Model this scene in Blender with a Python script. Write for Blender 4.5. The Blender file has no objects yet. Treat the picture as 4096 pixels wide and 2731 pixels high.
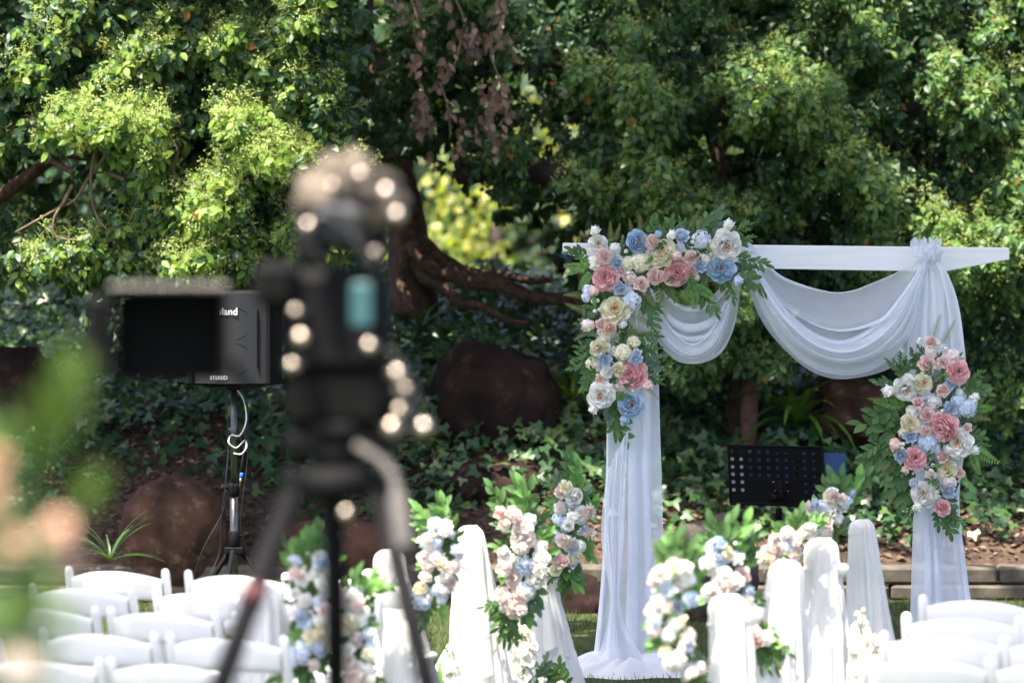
import bpy, math, random
import numpy as np
from mathutils import Vector, Matrix, noise as mnoise

R = math.radians
PI = math.pi
rng = np.random.default_rng(7)
random.seed(7)
SC = bpy.context.scene
COL = SC.collection

# ------------------------------------------------------------------ camera, sky, sun, exposure
H = 2.3
FPX = 15360.0                      # 135 mm lens on a 36 mm wide frame, in photo pixels (4096 wide)
TH = math.atan((1365.5 - 765) / FPX)
cam_d = bpy.data.cameras.new('camera')
cam = bpy.data.objects.new('camera', cam_d)
COL.objects.link(cam)
cam.location = (0, 0, H)
cam.rotation_euler = (PI / 2 - TH, 0, 0)
cam_d.lens = 135
cam_d.sensor_width = 36
cam_d.clip_start = 0.1
cam_d.clip_end = 500
cam_d.dof.use_dof = True
cam_d.dof.focus_distance = 18.5
cam_d.dof.aperture_fstop = 2.2
SC.camera = cam

SUN = Vector((-0.25, -0.25, 0.93)).normalized()
world = bpy.data.worlds.new('World')
SC.world = world
world.use_nodes = True
wn = world.node_tree
sky = wn.nodes.new('ShaderNodeTexSky')
sky.sky_type = 'NISHITA'
sky.sun_disc = False
sky.sun_elevation = math.asin(SUN.z)
sky.sun_rotation = math.atan2(SUN.x, SUN.y)
sky.dust_density = 4.0
sky.air_density = 0.58
sky.ozone_density = 2.0
bg = wn.nodes['Background']
wn.links.new(sky.outputs[0], bg.inputs[0])
bg.inputs[1].default_value = 0.15

sun_d = bpy.data.lights.new('sun', 'SUN')
sun_d.energy = 4.6
sun_d.angle = R(0.53)
sun_d.color = (1.0, 0.92, 0.78)
sun = bpy.data.objects.new('sun', sun_d)
COL.objects.link(sun)
sun.rotation_euler = SUN.to_track_quat('Z', 'Y').to_euler()
sun.location = (-4, -4, 14)

SC.view_settings.view_transform = 'Standard'
SC.view_settings.look = 'None'
SC.view_settings.gamma = 1
SC.view_settings.use_curve_mapping = False
SC.view_settings.exposure = 2.05
SC.render.engine = 'CYCLES'
SC.cycles.use_denoising = True
SC.cycles.max_bounces = 8
SC.cycles.transparent_max_bounces = 24
SC.cycles.sample_clamp_indirect = 6

# ------------------------------------------------------------------ helpers
FWD = Vector((0, math.cos(TH), -math.sin(TH)))
UPV = Vector((0, math.sin(TH), math.cos(TH)))


def at(px, py, d):
    """point at distance d (world Y) on the line of sight of photo pixel (px, py)"""
    v = Vector((1, 0, 0)) * ((px - 2048) / FPX) + FWD - UPV * ((py - 1365.5) / FPX)
    t = d / v.y
    return Vector((v.x * t, d, H + v.z * t))


def ppm(d):
    return FPX / d


def nz(p, s=1.0, o=0.0):
    return mnoise.noise(Vector((p[0] * s + o, p[1] * s + o * 1.7, p[2] * s - o)))


def link(o, parent=None):
    COL.objects.link(o)
    if parent is not None:
        o.parent = parent
    return o


def tag(o, label=None, cat=None, group=None, kind=None):
    if label: o['label'] = label
    if cat: o['category'] = cat
    if group: o['group'] = group
    if kind: o['kind'] = kind
    return o


def thing(name, label, cat, loc=(0, 0, 0), rz=0.0, group=None):
    o = bpy.data.objects.new(name, None)
    o.empty_display_size = 0.1
    o.location = loc
    o.rotation_euler = (0, 0, rz)
    link(o)
    return tag(o, label, cat, group)


def copy_tree(o, parent=None):
    c = o.copy()
    COL.objects.link(c)
    if parent is not None:
        c.parent = parent
    for ch in o.children:
        copy_tree(ch, c)
    return c


class MB:
    def __init__(s):
        s.v = []; s.f = []; s.uv = []; s.m = []; s.sm = []

    def add(s, V, F, uv=None, mi=0, smooth=True):
        o = len(s.v)
        s.v.extend([tuple(p) for p in V])
        for f in F:
            s.f.append(tuple(i + o for i in f))
            s.m.append(mi); s.sm.append(smooth)
        s.uv.extend(uv if uv is not None else [(0.5, 0.5)] * len(V))

    def box(s, c, size, M=None, bevel=0.0, mi=0):
        hx, hy, hz = size[0] / 2, size[1] / 2, size[2] / 2
        b = min(bevel, hx * .9, hy * .9, hz * .9)
        if b <= 0:
            V = [Vector((x * hx, y * hy, z * hz)) for z in (-1, 1) for y in (-1, 1) for x in (-1, 1)]
            F = [(0, 2, 3, 1), (4, 5, 7, 6), (0, 1, 5, 4), (2, 6, 7, 3), (0, 4, 6, 2), (1, 3, 7, 5)]
        else:
            V = []; ring = []
            prof = [(-hz, b), (-hz + b, 0), (hz - b, 0), (hz, b)]
            for z, i in prof:
                x, y = hx - i, hy - i
                k = b
                pts = [(-x + k, -y), (x - k, -y), (x, -y + k), (x, y - k), (x - k, y), (-x + k, y), (-x, y - k), (-x, -y + k)]
                V += [Vector((a, c2, z)) for a, c2 in pts]
            F = [tuple(range(7, -1, -1)), tuple(range(24, 32))]
            for r in range(3):
                for k in range(8):
                    F.append((r * 8 + k, r * 8 + (k + 1) % 8, r * 8 + 8 + (k + 1) % 8, r * 8 + 8 + k))
        c = Vector(c)
        V = [(M @ p if M is not None else p) + c for p in V]
        s.add(V, F, mi=mi, smooth=False)

    def tube(s, pts, rad, n=8, mi=0, caps=True, squash=1.0):
        pts = [Vector(p) for p in pts]
        if not hasattr(rad, '__len__'): rad = [rad] * len(pts)
        V = []; F = []
        prev = None
        for i, p in enumerate(pts):
            t = (pts[min(i + 1, len(pts) - 1)] - pts[max(i - 1, 0)])
            if t.length < 1e-9: t = Vector((0, 0, 1))
            t.normalize()
            if prev is None:
                a = Vector((0, 0, 1)) if abs(t.z) < .9 else Vector((1, 0, 0))
                x = a.cross(t).normalized()
            else:
                x = (prev - t * prev.dot(t)).normalized()
            prev = x
            y = t.cross(x)
            for k in range(n):
                a = 2 * PI * k / n
                V.append(p + (x * math.cos(a) + y * math.sin(a) * squash) * rad[i])
        for i in range(len(pts) - 1):
            for k in range(n):
                F.append((i * n + k, i * n + (k + 1) % n, (i + 1) * n + (k + 1) % n, (i + 1) * n + k))
        if caps:
            F.append(tuple(range(n - 1, -1, -1)))
            F.append(tuple(range((len(pts) - 1) * n, len(pts) * n)))
        s.add(V, F, mi=mi)

    def lathe(s, prof, c=(0, 0, 0), n=16, M=None, mi=0, smooth=True):
        V = []; F = []
        c = Vector(c)
        for r, z in prof:
            for k in range(n):
                a = 2 * PI * k / n
                p = Vector((r * math.cos(a), r * math.sin(a), z))
                V.append((M @ p if M is not None else p) + c)
        for i in range(len(prof) - 1):
            for k in range(n):
                F.append((i * n + k, i * n + (k + 1) % n, (i + 1) * n + (k + 1) % n, (i + 1) * n + k))
        F.append(tuple(range(n - 1, -1, -1)))
        F.append(tuple(range((len(prof) - 1) * n, len(prof) * n)))
        s.add(V, F, mi=mi, smooth=smooth)

    def ball(s, c, r, n=10, mi=0, sc=(1, 1, 1), M=None):
        prof = [(max(1e-4, math.sin(PI * i / 6)) * r, -math.cos(PI * i / 6) * r) for i in range(7)]
        V = []; F = []
        c = Vector(c)
        for rr, z in prof:
            for k in range(n):
                a = 2 * PI * k / n
                p = Vector((rr * math.cos(a) * sc[0], rr * math.sin(a) * sc[1], z * sc[2]))
                V.append((M @ p if M is not None else p) + c)
        for i in range(6):
            for k in range(n):
                F.append((i * n + k, i * n + (k + 1) % n, (i + 1) * n + (k + 1) % n, (i + 1) * n + k))
        s.add(V, F, mi=mi)

    def mesh(s, name, mats):
        me = bpy.data.meshes.new(name)
        me.from_pydata(s.v, [], s.f)
        for m in (mats if isinstance(mats, (list, tuple)) else [mats]):
            me.materials.append(m)
        me.polygons.foreach_set('material_index', s.m)
        me.polygons.foreach_set('use_smooth', s.sm)
        uvl = me.uv_layers.new(name='UVMap')
        vi = np.empty(len(me.loops), dtype=np.int32)
        me.loops.foreach_get('vertex_index', vi)
        uvl.data.foreach_set('uv', np.array(s.uv, dtype=np.float32)[vi].ravel())
        me.update()
        return me

    def build(s, name, mats, parent=None):
        return link(bpy.data.objects.new(name, s.mesh(name, mats)), parent)


def part(name, mesh, parent, M=None, loc=None):
    o = bpy.data.objects.new(name, mesh)
    link(o, parent)
    if M is not None:
        o.matrix_local = M
    elif loc is not None:
        o.location = loc
    return o


def frame_z(z, roll=0.0):
    z = Vector(z).normalized()
    a = Vector((0, 0, 1)) if abs(z.z) < .95 else Vector((0, 1, 0))
    x = a.cross(z).normalized()
    y = z.cross(x)
    m = Matrix((x, y, z)).transposed()
    return m @ Matrix.Rotation(roll, 3, 'Z')


def frame_y(y, n):
    y = Vector(y).normalized()
    n = Vector(n)
    z = (n - y * n.dot(y))
    if z.length < 1e-4: z = Vector((0.3, 0.4, 1)) - y * Vector((0.3, 0.4, 1)).dot(y)
    z.normalize()
    x = y.cross(z)
    return Matrix((x, y, z)).transposed()


def xf(loc, m3, s=1.0):
    m = m3.to_4x4()
    if s != 1.0:
        m = m @ Matrix.Scale(s, 4)
    m.translation = Vector(loc)
    return m


def norm_rows(a):
    return a / np.maximum(np.linalg.norm(a, axis=1, keepdims=True), 1e-9)


def frames(Y, N):
    Y = norm_rows(Y)
    Z = norm_rows(N - Y * (N * Y).sum(1, keepdims=True))
    X = np.cross(Y, Z)
    return np.stack([X, Y, Z], axis=2)     # columns


def scatter_mesh(name, groups, mats):
    """groups: list of (template V (nv,3), template faces, locs (N,3), mats3 (N,3,3), scale (N,) , material index array/ int)"""
    vs = []; li = []; ls = []; mi = []
    off = 0
    for V, F, L, M, S, mat in groups:
        V = np.asarray(V, dtype=np.float64)
        N = len(L)
        if N == 0: continue
        S = np.asarray(S, dtype=np.float64)
        if S.ndim == 1: S = np.repeat(S[:, None], 3, axis=1)
        P = np.einsum('nij,nkj->nki', M, V[None, :, :] * S[:, None, :]) + L[:, None, :]
        vs.append(P.reshape(-1, 3))
        loop = np.concatenate([np.array(f) for f in F])
        sizes = np.array([len(f) for f in F])
        li.append((loop[None, :] + (off + np.arange(N) * len(V))[:, None]).ravel())
        ls.append(np.tile(sizes, N))
        m = np.full(N, mat) if np.isscalar(mat) else np.asarray(mat)
        mi.append(np.repeat(m, len(F)))
        off += N * len(V)
    vs = np.concatenate(vs); li = np.concatenate(li); ls = np.concatenate(ls); mi = np.concatenate(mi)
    me = bpy.data.meshes.new(name)
    me.vertices.add(len(vs)); me.loops.add(len(li)); me.polygons.add(len(ls))
    me.vertices.foreach_set('co', vs.astype(np.float32).ravel())
    me.loops.foreach_set('vertex_index', li.astype(np.int32))
    st = np.concatenate([[0], np.cumsum(ls)[:-1]])
    me.polygons.foreach_set('loop_start', st.astype(np.int32))
    me.polygons.foreach_set('loop_total', ls.astype(np.int32))
    me.polygons.foreach_set('material_index', mi.astype(np.int32))
    me.polygons.foreach_set('use_smooth', np.ones(len(ls), dtype=bool))
    for m in mats: me.materials.append(m)
    me.update(calc_edges=True)
    me.validate()
    return me


# ------------------------------------------------------------------ materials
def new_mat(name):
    m = bpy.data.materials.new(name)
    m.use_nodes = True
    nt = m.node_tree
    return m, nt, nt.nodes['Principled BSDF'], nt.nodes['Material Output']


def mat_plain(name, c, rough=0.5, metal=0.0, var=0.12, scale=30.0, bump=0.0, spec=0.5, dirt=None, patch=None, stretch=None):
    m, nt, p, out = new_mat(name)
    n = nt.nodes.new('ShaderNodeTexNoise')
    n.inputs['Scale'].default_value = scale
    n.inputs['Detail'].default_value = 6
    tc = nt.nodes.new('ShaderNodeTexCoord')
    if stretch:
        mp = nt.nodes.new('ShaderNodeMapping'); mp.inputs['Scale'].default_value = stretch
        nt.links.new(tc.outputs['Object'], mp.inputs['Vector']); nt.links.new(mp.outputs[0], n.inputs['Vector'])
    else:
        nt.links.new(tc.outputs['Object'], n.inputs['Vector'])
    r = nt.nodes.new('ShaderNodeValToRGB')
    r.color_ramp.elements[0].position = 0.3
    r.color_ramp.elements[1].position = 0.7
    d = dirt or tuple(x * (1 - var) for x in c)
    r.color_ramp.elements[0].color = (*d, 1)
    r.color_ramp.elements[1].color = (*[min(1, x * (1 + var * .6)) for x in c], 1)
    nt.links.new(n.outputs[0], r.inputs[0])
    if patch:
        n3 = nt.nodes.new('ShaderNodeTexNoise'); n3.inputs['Scale'].default_value = scale * 2.3; n3.inputs['Detail'].default_value = 10; n3.inputs['Roughness'].default_value = .7
        nt.links.new(tc.outputs['Object'], n3.inputs['Vector'])
        r3 = nt.nodes.new('ShaderNodeValToRGB'); r3.color_ramp.elements[0].position = .55; r3.color_ramp.elements[1].position = .68
        nt.links.new(n3.outputs[0], r3.inputs[0])
        mxp = nt.nodes.new('ShaderNodeMixRGB'); mxp.inputs[2].default_value = (*patch, 1)
        nt.links.new(r3.outputs[0], mxp.inputs[0]); nt.links.new(r.outputs[0], mxp.inputs[1])
        nt.links.new(mxp.outputs[0], p.inputs['Base Color'])
    else:
        nt.links.new(r.outputs[0], p.inputs['Base Color'])
    p.inputs['Roughness'].default_value = rough
    p.inputs['Metallic'].default_value = metal
    p.inputs['Specular IOR Level'].default_value = spec
    if bump:
        b = nt.nodes.new('ShaderNodeBump')
        b.inputs['Strength'].default_value = bump
        b.inputs['Distance'].default_value = 0.01
        nt.links.new(n.outputs[0], b.inputs['Height'])
        nt.links.new(b.outputs[0], p.inputs['Normal'])
    return m


def mat_leaf(name, cols, rough=0.58, trans=0.32, tcol=None, spec=0.28):
    """leaf colour varies from leaf to leaf; thin, lets light through"""
    m, nt, p, out = new_mat(name)
    g = nt.nodes.new('ShaderNodeNewGeometry')
    r = nt.nodes.new('ShaderNodeValToRGB')
    e = r.color_ramp.elements
    while len(e) < len(cols): e.new(0.5)
    for i, c in enumerate(cols):
        e[i].position = i / max(1, len(cols) - 1)
        e[i].color = (*c, 1)
    nt.links.new(g.outputs['Random Per Island'], r.inputs[0])
    nt.links.new(r.outputs[0], p.inputs['Base Color'])
    p.inputs['Roughness'].default_value = rough
    p.inputs['Specular IOR Level'].default_value = spec
    t = nt.nodes.new('ShaderNodeBsdfTranslucent')
    hs = nt.nodes.new('ShaderNodeMixRGB')
    hs.blend_type = 'MULTIPLY'
    hs.inputs[0].default_value = 1
    hs.inputs[2].default_value = (*(tcol or (1.9, 1.7, 0.7)), 1)
    nt.links.new(r.outputs[0], hs.inputs[1])
    nt.links.new(hs.outputs[0], t.inputs[0])
    mx = nt.nodes.new('ShaderNodeMixShader')
    mx.inputs[0].default_value = trans
    nt.links.new(p.outputs[0], mx.inputs[1])
    nt.links.new(t.outputs[0], mx.inputs[2])
    nt.links.new(mx.outputs[0], out.inputs[0])
    return m


def mat_petal(name, inner, outer, trans=0.2):
    """silk petal, colour graded from the petal's base to its rim"""
    m, nt, p, out = new_mat(name)
    uv = nt.nodes.new('ShaderNodeUVMap')
    sx = nt.nodes.new('ShaderNodeSeparateXYZ')
    nt.links.new(uv.outputs[0], sx.inputs[0])
    n = nt.nodes.new('ShaderNodeTexNoise')
    n.inputs['Scale'].default_value = 60
    tc = nt.nodes.new('ShaderNodeTexCoord')
    nt.links.new(tc.outputs['Object'], n.inputs['Vector'])
    ma = nt.nodes.new('ShaderNodeMath'); ma.operation = 'MULTIPLY_ADD'
    nt.links.new(n.outputs[0], ma.inputs[0])
    ma.inputs[1].default_value = 0.5
    nt.links.new(sx.outputs[1], ma.inputs[2])
    r = nt.nodes.new('ShaderNodeValToRGB')
    r.color_ramp.elements[0].position = 0.25
    r.color_ramp.elements[1].position = 1.1 if False else 1.0
    r.color_ramp.elements[0].color = (*inner, 1)
    r.color_ramp.elements[1].color = (*outer, 1)
    nt.links.new(ma.outputs[0], r.inputs[0])
    nt.links.new(r.outputs[0], p.inputs['Base Color'])
    p.inputs['Roughness'].default_value = 0.65
    p.inputs['Specular IOR Level'].default_value = 0.2
    t = nt.nodes.new('ShaderNodeBsdfTranslucent')
    nt.links.new(r.outputs[0], t.inputs[0])
    mx = nt.nodes.new('ShaderNodeMixShader')
    mx.inputs[0].default_value = trans
    nt.links.new(p.outputs[0], mx.inputs[1])
    nt.links.new(t.outputs[0], mx.inputs[2])
    nt.links.new(mx.outputs[0], out.inputs[0])
    return m


def mat_cloth(name, c, opacity, trans=0.4, weave=900.0):
    m, nt, p, out = new_mat(name)
    d = nt.nodes.new('ShaderNodeBsdfDiffuse')
    d.inputs[0].default_value = (*c, 1)
    t = nt.nodes.new('ShaderNodeBsdfTranslucent')
    t.inputs[0].default_value = (*c, 1)
    tr = nt.nodes.new('ShaderNodeBsdfTransparent')
    mx = nt.nodes.new('ShaderNodeMixShader')
    mx.inputs[0].default_value = trans
    nt.links.new(d.outputs[0], mx.inputs[1])
    nt.links.new(t.outputs[0], mx.inputs[2])
    n = nt.nodes.new('ShaderNodeTexNoise')
    n.inputs['Scale'].default_value = 14
    n.inputs['Detail'].default_value = 4
    tc = nt.nodes.new('ShaderNodeTexCoord')
    nt.links.new(tc.outputs['Object'], n.inputs['Vector'])
    b = nt.nodes.new('ShaderNodeBump')
    b.inputs['Strength'].default_value = 0.25
    b.inputs['Distance'].default_value = 0.02
    nt.links.new(n.outputs[0], b.inputs['Height'])
    nt.links.new(b.outputs[0], d.inputs['Normal'])
    mr = nt.nodes.new('ShaderNodeMapRange')
    mr.inputs['To Min'].default_value = opacity - .06
    mr.inputs['To Max'].default_value = min(1, opacity + .06)
    nt.links.new(n.outputs[0], mr.inputs[0])
    m2 = nt.nodes.new('ShaderNodeMixShader')
    nt.links.new(mr.outputs[0], m2.inputs[0])
    nt.links.new(tr.outputs[0], m2.inputs[1])
    nt.links.new(mx.outputs[0], m2.inputs[2])
    nt.links.new(m2.outputs[0], out.inputs[0])
    return m


def mat_ground(name, c1, c2, c3, scale, bump=0.6):
    m, nt, p, out = new_mat(name)
    tc = nt.nodes.new('ShaderNodeTexCoord')
    n = nt.nodes.new('ShaderNodeTexNoise'); n.inputs['Scale'].default_value = scale; n.inputs['Detail'].default_value = 8
    n2 = nt.nodes.new('ShaderNodeTexNoise'); n2.inputs['Scale'].default_value = scale * .07
    nt.links.new(tc.outputs['Object'], n.inputs['Vector'])
    nt.links.new(tc.outputs['Object'], n2.inputs['Vector'])
    r = nt.nodes.new('ShaderNodeValToRGB')
    e = r.color_ramp.elements
    e.new(0.5)
    for i, (po, c) in enumerate(((.3, c1), (.5, c2), (.72, c3))):
        e[i].position = po; e[i].color = (*c, 1)
    ad = nt.nodes.new('ShaderNodeMath'); ad.operation = 'MULTIPLY_ADD'
    nt.links.new(n2.outputs[0], ad.inputs[0]); ad.inputs[1].default_value = .5
    nt.links.new(n.outputs[0], ad.inputs[2])
    su = nt.nodes.new('ShaderNodeMath'); su.operation = 'SUBTRACT'; su.inputs[1].default_value = .25
    nt.links.new(ad.outputs[0], su.inputs[0])
    nt.links.new(su.outputs[0], r.inputs[0])
    nt.links.new(r.outputs[0], p.inputs['Base Color'])
    p.inputs['Roughness'].default_value = .9
    p.inputs['Specular IOR Level'].default_value = .2
    b = nt.nodes.new('ShaderNodeBump'); b.inputs['Strength'].default_value = bump; b.inputs['Distance'].default_value = .03
    nt.links.new(n.outputs[0], b.inputs['Height'])
    nt.links.new(b.outputs[0], p.inputs['Normal'])
    return m


M = {}
M['leaf_young'] = mat_leaf('young camphor leaf', [(.14, .24, .04), (.20, .30, .055), (.11, .21, .035), (.24, .33, .07)], .45, .38, (1.5, 1.35, .6))
M['leaf_old'] = mat_leaf('mature camphor leaf', [(.022, .06, .022), (.035, .085, .03), (.03, .075, .035), (.06, .12, .035)], .45, .22, (1.9, 1.8, .6), spec=.4)
M['leaf_red'] = mat_leaf('reddening leaf', [(.32, .10, .03), (.28, .16, .04), (.22, .09, .05)], .5, .3, (1.4, 1.1, .6))
M['panicle'] = mat_leaf('flower panicle', [(.28, .37, .10), (.34, .42, .13)], .6, .3, (1.2, 1.1, .6))
M['leaf_mid'] = mat_leaf('shade-toned camphor leaf', [(.06, .125, .03), (.10, .185, .04), (.06, .135, .042), (.16, .24, .06)], .45, .34, (1.7, 1.6, .6))  # duller green for the shaded tree, its shade put into the colour
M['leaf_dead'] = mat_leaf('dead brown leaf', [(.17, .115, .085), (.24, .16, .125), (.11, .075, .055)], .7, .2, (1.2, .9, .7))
M['leaf_far'] = mat_leaf('sun-toned far leaf', [(.17, .25, .035), (.24, .31, .05), (.30, .33, .07), (.14, .22, .04)], .4, .5, (1.6, 1.5, .6))  # sunlit glow put into the yellow-green leaf colour
M['leaf_far_glint'] = mat_leaf('far highlight leaf', [(.42, .42, .12), (.50, .48, .20), (.30, .36, .08)], .35, .4, (1.4, 1.3, .7))  # pale tones stand for whitish gloss highlights on far leaves
M['leaf_fardark'] = mat_leaf('shade-darkened leaf', [(.02, .05, .015), (.03, .065, .02), (.045, .08, .02)], .5, .2, (1.6, 1.5, .6))  # dark leaf copy with deep shade put into its colour
M['ivy'] = mat_leaf('ivy leaf', [(.022, .06, .022), (.03, .08, .03), (.045, .10, .03), (.09, .15, .04)], .36, .2, (1.8, 1.8, .6), spec=.5)
M['strap'] = mat_leaf('strap leaf', [(.07, .15, .02), (.11, .21, .03)], .3, .35, (1.9, 1.7, .5))
M['strap_dark'] = mat_leaf('dark strap leaf', [(.03, .08, .03), (.05, .10, .035)], .3, .25, (1.8, 1.7, .6))
M['litter'] = mat_leaf('fallen leaf', [(.07, .04, .026), (.12, .07, .042), (.19, .125, .09), (.05, .03, .022), (.26, .18, .13)], .8, .1, (1.2, 1, .8))
M['bark'] = mat_plain('bark', (.095, .058, .04), .95, 0, .6, 26, 1.2, spec=.2, patch=(.17, .13, .10))
M['bark_red'] = mat_plain('red brown bark', (.11, .055, .036), .9, 0, .5, 18, 1.0)
M['bark_dark'] = mat_plain('dark bark', (.035, .025, .022), .9, 0, .4, 14, .8)
M['twig'] = mat_plain('twig', (.13, .09, .05), .8, 0, .4, 30, .2)
M['rock'] = mat_plain('dark brown boulder', (.024, .014, .012), .95, 0, .45, 3.5, .9, spec=.1, dirt=(.012, .007, .0065), patch=(.055, .038, .028))
M['rock_red'] = mat_plain('red brown rock', (.085, .043, .027), .9, 0, .5, 5, 1.0, spec=.15, dirt=(.028, .016, .012), patch=(.14, .10, .07))
M['rock_grey'] = mat_plain('grey brown boulder', (.055, .04, .032), .85, 0, .45, 6, .9, dirt=(.026, .018, .015), patch=(.10, .085, .07))
M['grass'] = mat_leaf('grass blade', [(.035, .06, .014), (.05, .08, .02), (.08, .09, .03)], .6, .25)
M['lawn'] = mat_ground('lawn soil', (.02, .028, .01), (.035, .05, .015), (.06, .065, .028), 40)
M['mulch'] = mat_ground('mulch', (.022, .015, .011), (.045, .028, .02), (.09, .06, .042), 30)
M['kerb'] = mat_plain('weathered stone edging', (.10, .083, .062), .9, 0, .4, 10, .8, dirt=(.035, .03, .022))
M['white_wood'] = mat_plain('white painted timber', (.80, .79, .77), .55, 0, .10, 40, .12, stretch=(.06, 1, 1))
M['sheer'] = mat_cloth('sheer white chiffon', (.87, .89, .93), .56, .42)
M['sheer2'] = mat_cloth('white chiffon', (.87, .89, .93), .78, .40)
M['cloth'] = mat_cloth('white draped cloth', (.86, .85, .83), .95, .42)
M['resin'] = mat_plain('white resin', (.78, .76, .72), .42, 0, .03, 18)
M['pad'] = mat_plain('white vinyl', (.78, .77, .75), .35, 0, .03, 18)
M['black'] = mat_plain('black plastic', (.006, .006, .0065), .7, 0, .2, 40, spec=.1)
M['black_matt'] = mat_plain('matt black plastic', (.004, .004, .004), .85, 0, .2, 40, spec=.12)
M['black_metal'] = mat_plain('black coated steel', (.007, .007, .008), .7, .0, .3, 25, spec=.08)
M['steel'] = mat_plain('worn dark tube', (.12, .115, .11), .28, .85, .3, 30)
M['chrome'] = mat_plain('polished metal', (.62, .52, .43), .22, 1.0, .05, 30)
M['hood_highlight'] = mat_plain('hood top highlight', (.09, .082, .072), .7, .0, .25, 40)  # lighter than the hood sides: bright highlight on top put into the colour
M['grey_dark'] = mat_plain('grey foam', (.075, .07, .066), .7, .0, .35, 40, spec=.2)
M['fuzz'] = mat_plain('brown grey fur windscreen', (.13, .105, .082), .9, 0, .6, 16, 1.0, spec=.2, dirt=(.02, .016, .013))
M['grille'] = mat_plain('speaker grille', (.022, .023, .025), .55, .3, .35, 320, .3)
M['blue'] = mat_plain('blue folder', (.003, .05, .16), .55, 0, .1, 90, .1)
M['paper'] = mat_plain('paper', (.55, .53, .52), .8, 0, .05, 40)
M['teal'] = mat_plain('teal plate', (.03, .095, .10), .5, 0, .1, 30)
M['red'] = mat_plain('red tape', (.055, .006, .011), .7, 0, .1, 30)
M['cable'] = mat_plain('black cable', (.012, .012, .013), .5, 0, .2, 40)
M['white_cable'] = mat_plain('white cable', (.7, .69, .66), .45, 0, .05, 40)
M['plug_blue'] = mat_plain('blue plug sleeve', (.01, .12, .5), .4, 0, .1, 40)
M['letter'] = mat_plain('silver lettering', (.72, .72, .68), .4, .1, .03, 40)
M['brass'] = mat_plain('brass screw', (.5, .36, .15), .3, 1, .1, 40)

# petals
P_ = {
    'white': mat_petal('white petal', (.92, .87, .66), (.94, .93, .88)),
    'cream': mat_petal('cream petal', (.92, .78, .38), (.94, .90, .70)),
    'pink': mat_petal('pink petal', (.86, .24, .27), (.91, .58, .57)),
    'blush': mat_petal('blush petal', (.92, .46, .37), (.93, .73, .67)),
    'pale': mat_petal('pale blush petal', (.92, .66, .54), (.94, .83, .77)),
    'peach': mat_petal('peach petal', (.90, .50, .30), (.91, .68, .53)),
    'blue': mat_petal('blue petal', (.18, .35, .52), (.50, .64, .77)),
    'sky': mat_petal('pale blue petal', (.42, .56, .74), (.68, .76, .86)),
    'ice': mat_petal('ice blue petal', (.60, .70, .86), (.80, .83, .88)),
    'yellow': mat_petal('yellow petal', (.80, .55, .10), (.82, .68, .28)),
}
M['stamen'] = mat_plain('orange stamen', (.85, .32, .06), .6, 0, .3, 200)
M['sepal'] = mat_leaf('bud sepal', [(.28, .32, .06), (.34, .33, .08), (.22, .28, .06)], .5, .25)
M['silk_leaf'] = mat_leaf('silk leaf dark', [(.06, .13, .04), (.085, .17, .055), (.11, .20, .07)], .5, .22, (1.5, 1.5, .8))
M['silk_leaf_grey'] = mat_leaf('silk eucalyptus leaf', [(.11, .18, .12), (.14, .21, .13), (.09, .16, .10)], .55, .22, (1.3, 1.3, .9))
M['silk_leaf_bright'] = mat_leaf('silk leaf bright', [(.13, .28, .07), (.18, .35, .09)], .5, .28, (1.4, 1.4, .7))
M['fresh_leaf'] = mat_leaf('fresh garden leaf', [(.07, .13, .015), (.09, .16, .02), (.05, .10, .015)], .5, .3, (1.5, 1.4, .4))
M['fern_olive'] = mat_leaf('olive fern', [(.22, .25, .08), (.27, .29, .11)], .55, .25, (1.3, 1.2, .7))
M['stem'] = mat_plain('green stem', (.14, .19, .06), .6, 0, .2, 40)

# ------------------------------------------------------------------ templates
LEAF_V = np.array([(0, 0, 0), (-.26, .30, .06), (0, .30, -.01), (.26, .30, .06), (-.24, .62, .03), (0, .62, -.03), (.24, .62, .03), (0, 1.0, -.12)])
LEAF_F = [(0, 2, 1), (0, 3, 2), (1, 2, 5, 4), (2, 3, 6, 5), (4, 5, 7), (5, 6, 7)]
QLEAF_V = np.array([(0, 0, 0), (-.3, .45, .05), (.3, .45, .05), (0, 1, -.06)])
QLEAF_F = [(0, 2, 3, 1)]
IVY_V = np.array([(0, .1, .02), (-.42, -.05, 0), (-.5, .35, .03), (-.2, .45, .05), (0, 1.0, -.06), (.2, .45, .05), (.5, .35, .03), (.42, -.05, 0)])
IVY_F = [(0, 2, 1), (0, 3, 2), (0, 4, 3), (0, 5, 4), (0, 6, 5), (0, 7, 6)]
LITTER_V = np.array([(0, 0, .0), (-.28, .4, .1), (.28, .45, .08), (0, 1, 0)])
BLADE_V = np.array([(-.05, 0, 0), (.05, 0, 0), (.03, .6, .12), (-.03, .6, .12), (0, 1, .35)])
BLADE_F = [(0, 1, 2, 3), (3, 2, 4)]


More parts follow.
